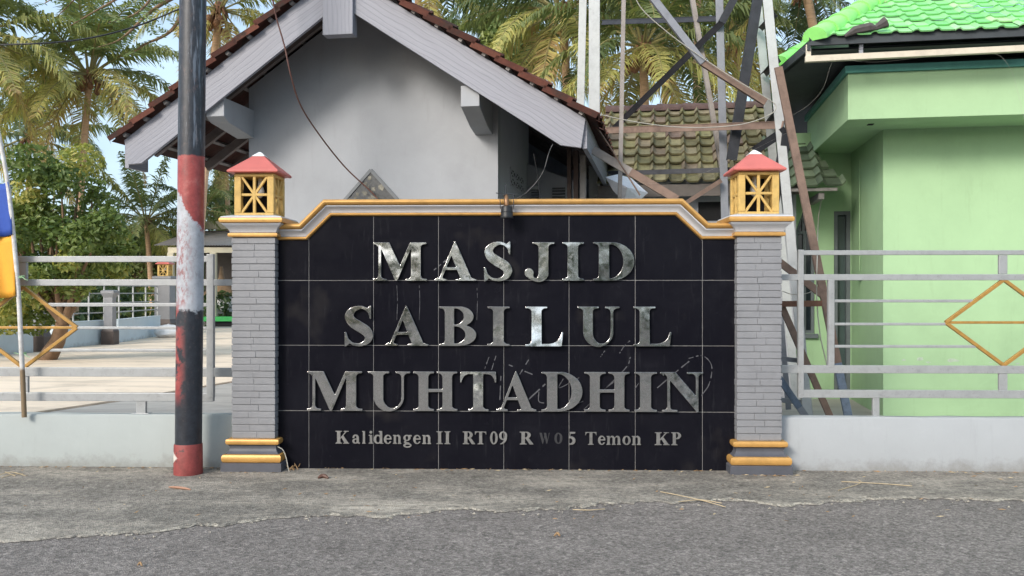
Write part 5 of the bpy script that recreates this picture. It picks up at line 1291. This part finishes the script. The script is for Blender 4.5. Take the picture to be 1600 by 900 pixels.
# solid far greenery so that no bare horizon shows
b = MB(); rr = random.Random(3); bl_ = []
for x in np.linspace(-70, 75, 120): bl_.append((Vector((x, 55+rr.uniform(-4, 6), rr.uniform(.3, 4.2))), rr.uniform(1.4, 2.4)))
leaves(b, bl_, 26000, .42, rr, (0, .8)); o = stuff(b.build('far_woods', LEAF_B, fix=False, tone=True))
# undergrowth beyond the yard's side wall
b = MB(); bl_ = [(Vector((rr.uniform(-26, -12.2), rr.uniform(15, 44), rr.uniform(.1, 1.5))), rr.uniform(.5, 1.1)) for _ in range(90)]
leaves(b, bl_, 16000, .19, rr, (.1, .9)); stuff(b.build('undergrowth', LEAF_B, fix=False, tone=True))
# ================================================================ far side of the yard
YWALL = plaster('far_blue_white_wall', (.55, .63, .68), .06, .2, (.2, .19, .17), .22)
def seg_wall(pa, pb_, h, lab):
    a, c = pg(*pa, ZY+.02), pg(*pb_, ZY+.02); d = (c-a).normalized(); n = Vector((-d.y, d.x, 0)); b = MB()
    p = [a-n*.07, c-n*.07, c+n*.07, a+n*.07]; b.hexa([v-Vector((0, 0, .2)) for v in p]+[v+Vector((0, 0, h)) for v in p])
    cp_ = [a-n*.075-d*.01, c-n*.075+d*.01, c+n*.075+d*.01, a+n*.075-d*.01]; b.hexa([v+Vector((0, 0, h+.001)) for v in cp_]+[v+Vector((0, 0, h+.03)) for v in cp_])
    return tag(b.build('yard_wall', YWALL, loc=(a+c)/2), lab, 'wall', 'low walls along the yard')
def far_pillar(px, pyb, hgt, lab, lantern=None, wd=.2):
    p = pg(px, pyb, ZY+.02); t = thing('yard_pillar', lab, 'pillar', tuple(p), 'pillars along the yard'); b = MB()
    b.loft([sq(p.x, p.y, h, p.z+z) for h, z in ((wd, .5), (wd, hgt), (wd+.06, hgt+.12), (wd+.06, hgt+.18), (wd, hgt+.2))]); b.build('shaft', GREY_PAINT, t)
    b = MB(); b.loft([sq(p.x, p.y, h, p.z+z) for h, z in ((wd+.05, -.1), (wd+.05, .36), (wd+.02, .44), (wd, .5))]); b.build('foot', paint('dark_brown_paint', (.075, .055, .048), .3, 6), t)
    if lantern: copy_tree(lan, (p.x, p.y, p.z+hgt+.2))['label'] = lantern
wsg = [((-90, 563), (48, 551), .62, 'pale low wall behind the trunk of the round leafy tree'), ((82, 545.5), (164, 537.5), .62, 'pale low wall between the leafy tree and the dark footed pillar'), ((181, 536), (247, 525), .62, 'pale low wall between the dark footed pillar and the lantern pillar')]
for a, c, h, l in wsg: seg_wall(a, c, h, l)
far_pillar(64, 549.5, 1.15, 'grey yard pillar hidden behind the leaning tree trunk', wd=.12); far_pillar(172, 538.5, 1.25, 'grey yard pillar with a dark brown foot', wd=.115)
far_pillar(258, 522, 1.72, 'tall grey yard pillar carrying a small lantern', 'small distant gold lantern with red roof on a grey yard pillar', .25)
def far_fence(pa, pb_, lab):
    a, c = pg(*pa, ZY), pg(*pb_, ZY); t = thing('yard_fence', lab, 'fence', tuple((a+c)/2), 'rail fences on the yard walls')
    for z in (.86, 1.12, 1.38, 1.6): b = MB(); b.beam(a+Vector((0, 0, z)), c+Vector((0, 0, z)), .025, .032); b.build('rail', SILVER, t)
    for u in (.04, .35, .65, .96): p = a.lerp(c, u); b = MB(); b.beam(p+Vector((.03, 0, .64)), p+Vector((.03, 0, 1.64)), .035, .035, up=(0, 1, 0)); b.build('post', SILVER, t)
far_fence((82, 545), (164, 537.5), 'silver yard fence left of the dark footed pillar'); far_fence((181, 536), (247, 525), 'silver yard fence between the dark footed pillar and the lantern pillar')
# white bag
p = pg(264, 527, ZY+.025); b = MB(); rr = random.Random(2); rings = []
for i, (z, r) in enumerate(((0, .30), (.1, .40), (.22, .38), (.32, .28), (.38, .12))): rings.append([(p.x+math.cos(a)*r*rr.uniform(.8, 1.2)*1.1, p.y+math.sin(a)*r*rr.uniform(.7, 1.1), p.z+z*rr.uniform(.9, 1.1)) for a in np.linspace(0, 6.283, 13)[:-1]])
b.loft(rings); b.tube([(p.x+.35, p.y-.1, p.z+.15), (p.x+.55, p.y-.1, p.z+.28), (p.x+.6, p.y, p.z+.12)], [.1, .13, .03], 7)
tag(b.build('plastic_bag', WHITE, smooth=60, loc=p), 'stuffed white plastic bag lying by the low yard wall', 'bag')
# open shed at the far side of the yard with a green ledge and a thatched drum cover
sh0 = pg(298, 503, ZY); dS = 38.0
F2 = Frame(330, dS, 0)
shed = thing('open_shed', 'cream open shed with a thin corrugated roof at the far end of the yard', 'shed', tuple(F2.W(0, 0, ZY)))
q0, q1 = F2.at(238, 384, -1.2), F2.at(430, 372, -1.2); SHR = paint('corrugated_roof', (.24, .20, .17), .3, 4); CRM = paint('cream_paint', (.62, .56, .42), .1, 4)
b = MB(); n = 90
for k in range(n):
    xa, xb = q0[0]+(q1[0]-q0[0])*k/n, q0[0]+(q1[0]-q0[0])*(k+1)/n; h = .03*(k % 2)
    b.add([F2.W(xa, -1.2, q0[1]+h), F2.W(xb, -1.2, q0[1]+.03-h), F2.W(xb, 3.5, q0[1]+.95-h), F2.W(xa, 3.5, q0[1]+.92+h)], [(0, 1, 2, 3)])
b.build('roof', SHR, shed, fix=False)
b = MB(); b.box(q0[0]+.6, q1[0], -1.1, -1.0, q0[1]-.28, q0[1]-.06, tr=F2.W); b.build('fascia_beam', CRM, shed); b = MB(); b.box(q0[0]+.6, q1[0], 3.2, 3.4, q0[1]+.98, q0[1]+1.35, tr=F2.W); b.build('ridge_beam', CRM, shed)
for px in (268, 334, 372): x = F2.at(px, 450, -1.05)[0]; b = MB(); b.box(x-.12, x+.12, -1.2, -.98, ZY, q0[1]-.285, tr=F2.W); b.build('post', CRM, shed)
b = MB(); xa, xb = F2.at(320, 450, 3)[0], F2.at(440, 450, 3)[0]; b.box(xa, xb, 3, 3.15, ZY, q0[1]+.9, tr=F2.W); b.build('back_wall', paint('dim_wall', (.12, .10, .095), .2, 3), shed)
a_, c_ = F2.at(318, 497, -1.6), F2.at(420, 491, -1.6); b = MB(); b.box(a_[0], c_[0], -1.7, -.9, ZY+.22, ZY+.40, tr=F2.W); b.box(a_[0]+.1, c_[0], -1.6, -1.0, ZY, ZY+.22, mi=1, tr=F2.W)
tag(b.build('green_bench', [paint('bright_green_paint', (.05, .42, .10), .15, 5), DARKVOID], loc=F2.W((a_[0]+c_[0])/2, -1.3, ZY)), 'low bright green bench in front of the open shed', 'bench')
x = F2.at(346, 450, .6)[0]; dz = ZY; dr2 = thing('drum', 'white drum under a thatched cone cover in the open shed', 'drum', tuple(F2.W(x, .6, dz)))
def rnd(name, prof, m): b = MB(); o = F2.W(x, .6, dz); b.tube([o+Vector((0, 0, z)) for z, _ in prof], [r for _, r in prof], 16); b.build(name, m, dr2, smooth=40)
rnd('body', ((.3, .45), (.5, .62), (.9, .66), (1.25, .55)), WHITE); rnd('cover', ((1.26, .85), (1.5, .6), (1.75, .35), (2.0, .13), (2.5, .06)), paint('thatch', (.30, .20, .12), .3, 9)); rnd('stand', ((0, .5), (.3, .4)), DARKWOOD)
# ================================================================ litter on the verge
def strip(name, pts, r, m, lab, cat, flat=.35):
    b = MB(); c = crom([tuple(pg(x, y, 0)+Vector((0, 0, h))) for x, y, h in pts], 5); b.tube(c, [r*(.35+.65*math.sin(math.pi*(i+.6)/(len(c)+.2))) for i in range(len(c))], 6)
    o = b.build(name, m, loc=c[0]); return tag(o, lab, cat)
strip('dry_leaf', [(264, 762, .006), (275, 764, .014), (288, 765, .012), (298, 766, .006)], .011, paint('reddish_dry_leaf', (.36, .19, .12), .2, 40), 'reddish dry leaf on the verge below the striped pole', 'leaf')
strip('dry_leaf', [(497, 748, .008), (505, 747, .022), (513, 748, .006)], .018, paint('brown_leaf', (.10, .045, .03), .2, 40), 'small dark brown leaf on the verge before the left tiles', 'leaf')
strip('dry_leaf', [(866, 838, .004), (871, 836, .012), (875, 838, .004)], .010, LEAFBROWN, 'tiny tan leaf on the road below the sign', 'leaf')
strip('dry_leaf', [(215, 884, .004), (219, 882, .01), (222, 885, .004)], .008, LEAFBROWN, 'tiny tan leaf on the road at the lower left', 'leaf')
def straws(lab, segs, loc):
    b = MB()
    for s_ in segs: b.tube(crom([tuple(pg(x, y, 0)+Vector((0, 0, h))) for x, y, h in s_], 4), .0035, 5)
    tag(b.build('straw', STRAW, loc=loc), lab, 'straw')
straws('dry straw stalk across the pale edge line right of the sign centre', [[(1032, 769, .004), (1060, 776, .012), (1100, 785, .012), (1134, 793, .004)], [(1060, 785, .006), (1095, 783, .01), (1128, 787, .004)]], pg(1080, 780, 0))
straws('thin dry straw on the verge before the right low wall', [[(1315, 753, .004), (1345, 756, .012), (1390, 758, .008), (1425, 760, .004)], [(1342, 752, .01), (1344, 757, .01), (1310, 767, .004)]], pg(1370, 757, 0))
straws('curl of dry straw on the road edge before the middle tiles', [[(895, 797, .004), (920, 799, .01), (945, 796, .004)]], pg(920, 798, 0))
straws('little tuft of dry straw at the far left foot of the low wall', [[(-6, 744, .004), (18, 741, .02), (40, 744, .004)], [(2, 747, .004), (20, 744, .018), (36, 741, .004)], [(8, 739, .01), (24, 745, .008)]], pg(18, 744, 0))
b = MB(); rr = random.Random(12)
for _ in range(10):
    q = pg(457+rr.uniform(-6, 10), 735+rr.uniform(-4, 1), 0); b.tube([q, q+Vector((rr.uniform(-.04, .04), rr.uniform(-.02, .0), rr.uniform(.01, .06)))], [.008, .003], 5)
tag(b.build('dry_leaf', LEAFBROWN, loc=pg(457, 735, 0)), 'crumpled tan leaves heaped beside the left pillar plinth', 'leaf')
b = MB(); q0 = pg(449, 737, 0); b.tube(crom([tuple(py_(x, y, 8.07)) for x, y in ((434, 698), (442, 703), (447, 715), (450, 730), (452, 737))], 5), .004, 6)
tag(b.build('cable', CABLE_W, loc=q0), 'short white wire running down the left pillar base', 'cable')
# ================================================================ across the road (seen only in the polished tiles and letters)
b = MB(); rr = random.Random(31); bl_ = []
for x in np.linspace(-30, 30, 60):
    for _ in range(2): bl_.append((Vector((x+rr.uniform(-1, 1), -13+rr.uniform(-1.5, 1), rr.uniform(.4, 5.4))), rr.uniform(.9, 1.5)))
leaves(b, bl_, 26000, .30, rr, (0, .8)); stuff(b.build('woods', LEAF_B, fix=False, tone=True))
# fine litter swept against the foot of the walls and over the verge
b = MB(); rr = random.Random(41)
for k in range(420):
    x = rr.uniform(-6, 6); y = 8.245-abs(rr.gauss(0, .05)) if k < 260 else rr.uniform(6.4, 8.2)
    if y > 7.9 and min(abs(x-pil_x[0]), abs(x-pil_x[1])) < .33: y = 8.04-rr.random()*.05
    a = rr.uniform(0, 6.28); L = rr.uniform(.008, .035); wv = rr.uniform(.002, .007); d = Vector((math.cos(a), math.sin(a), 0)); n = Vector((-d.y, d.x, 0)); c = Vector((x, y, .003))
    b.add([c-d*L, c+n*wv+Vector((0, 0, .006)), c+d*L+Vector((0, 0, rr.uniform(0, .01))), c-n*wv], [(0, 1, 2, 3)], rr.choice((0, 0, 1)))
stuff(b.build('leaf_litter', [LEAFBROWN, STRAW], fix=False))
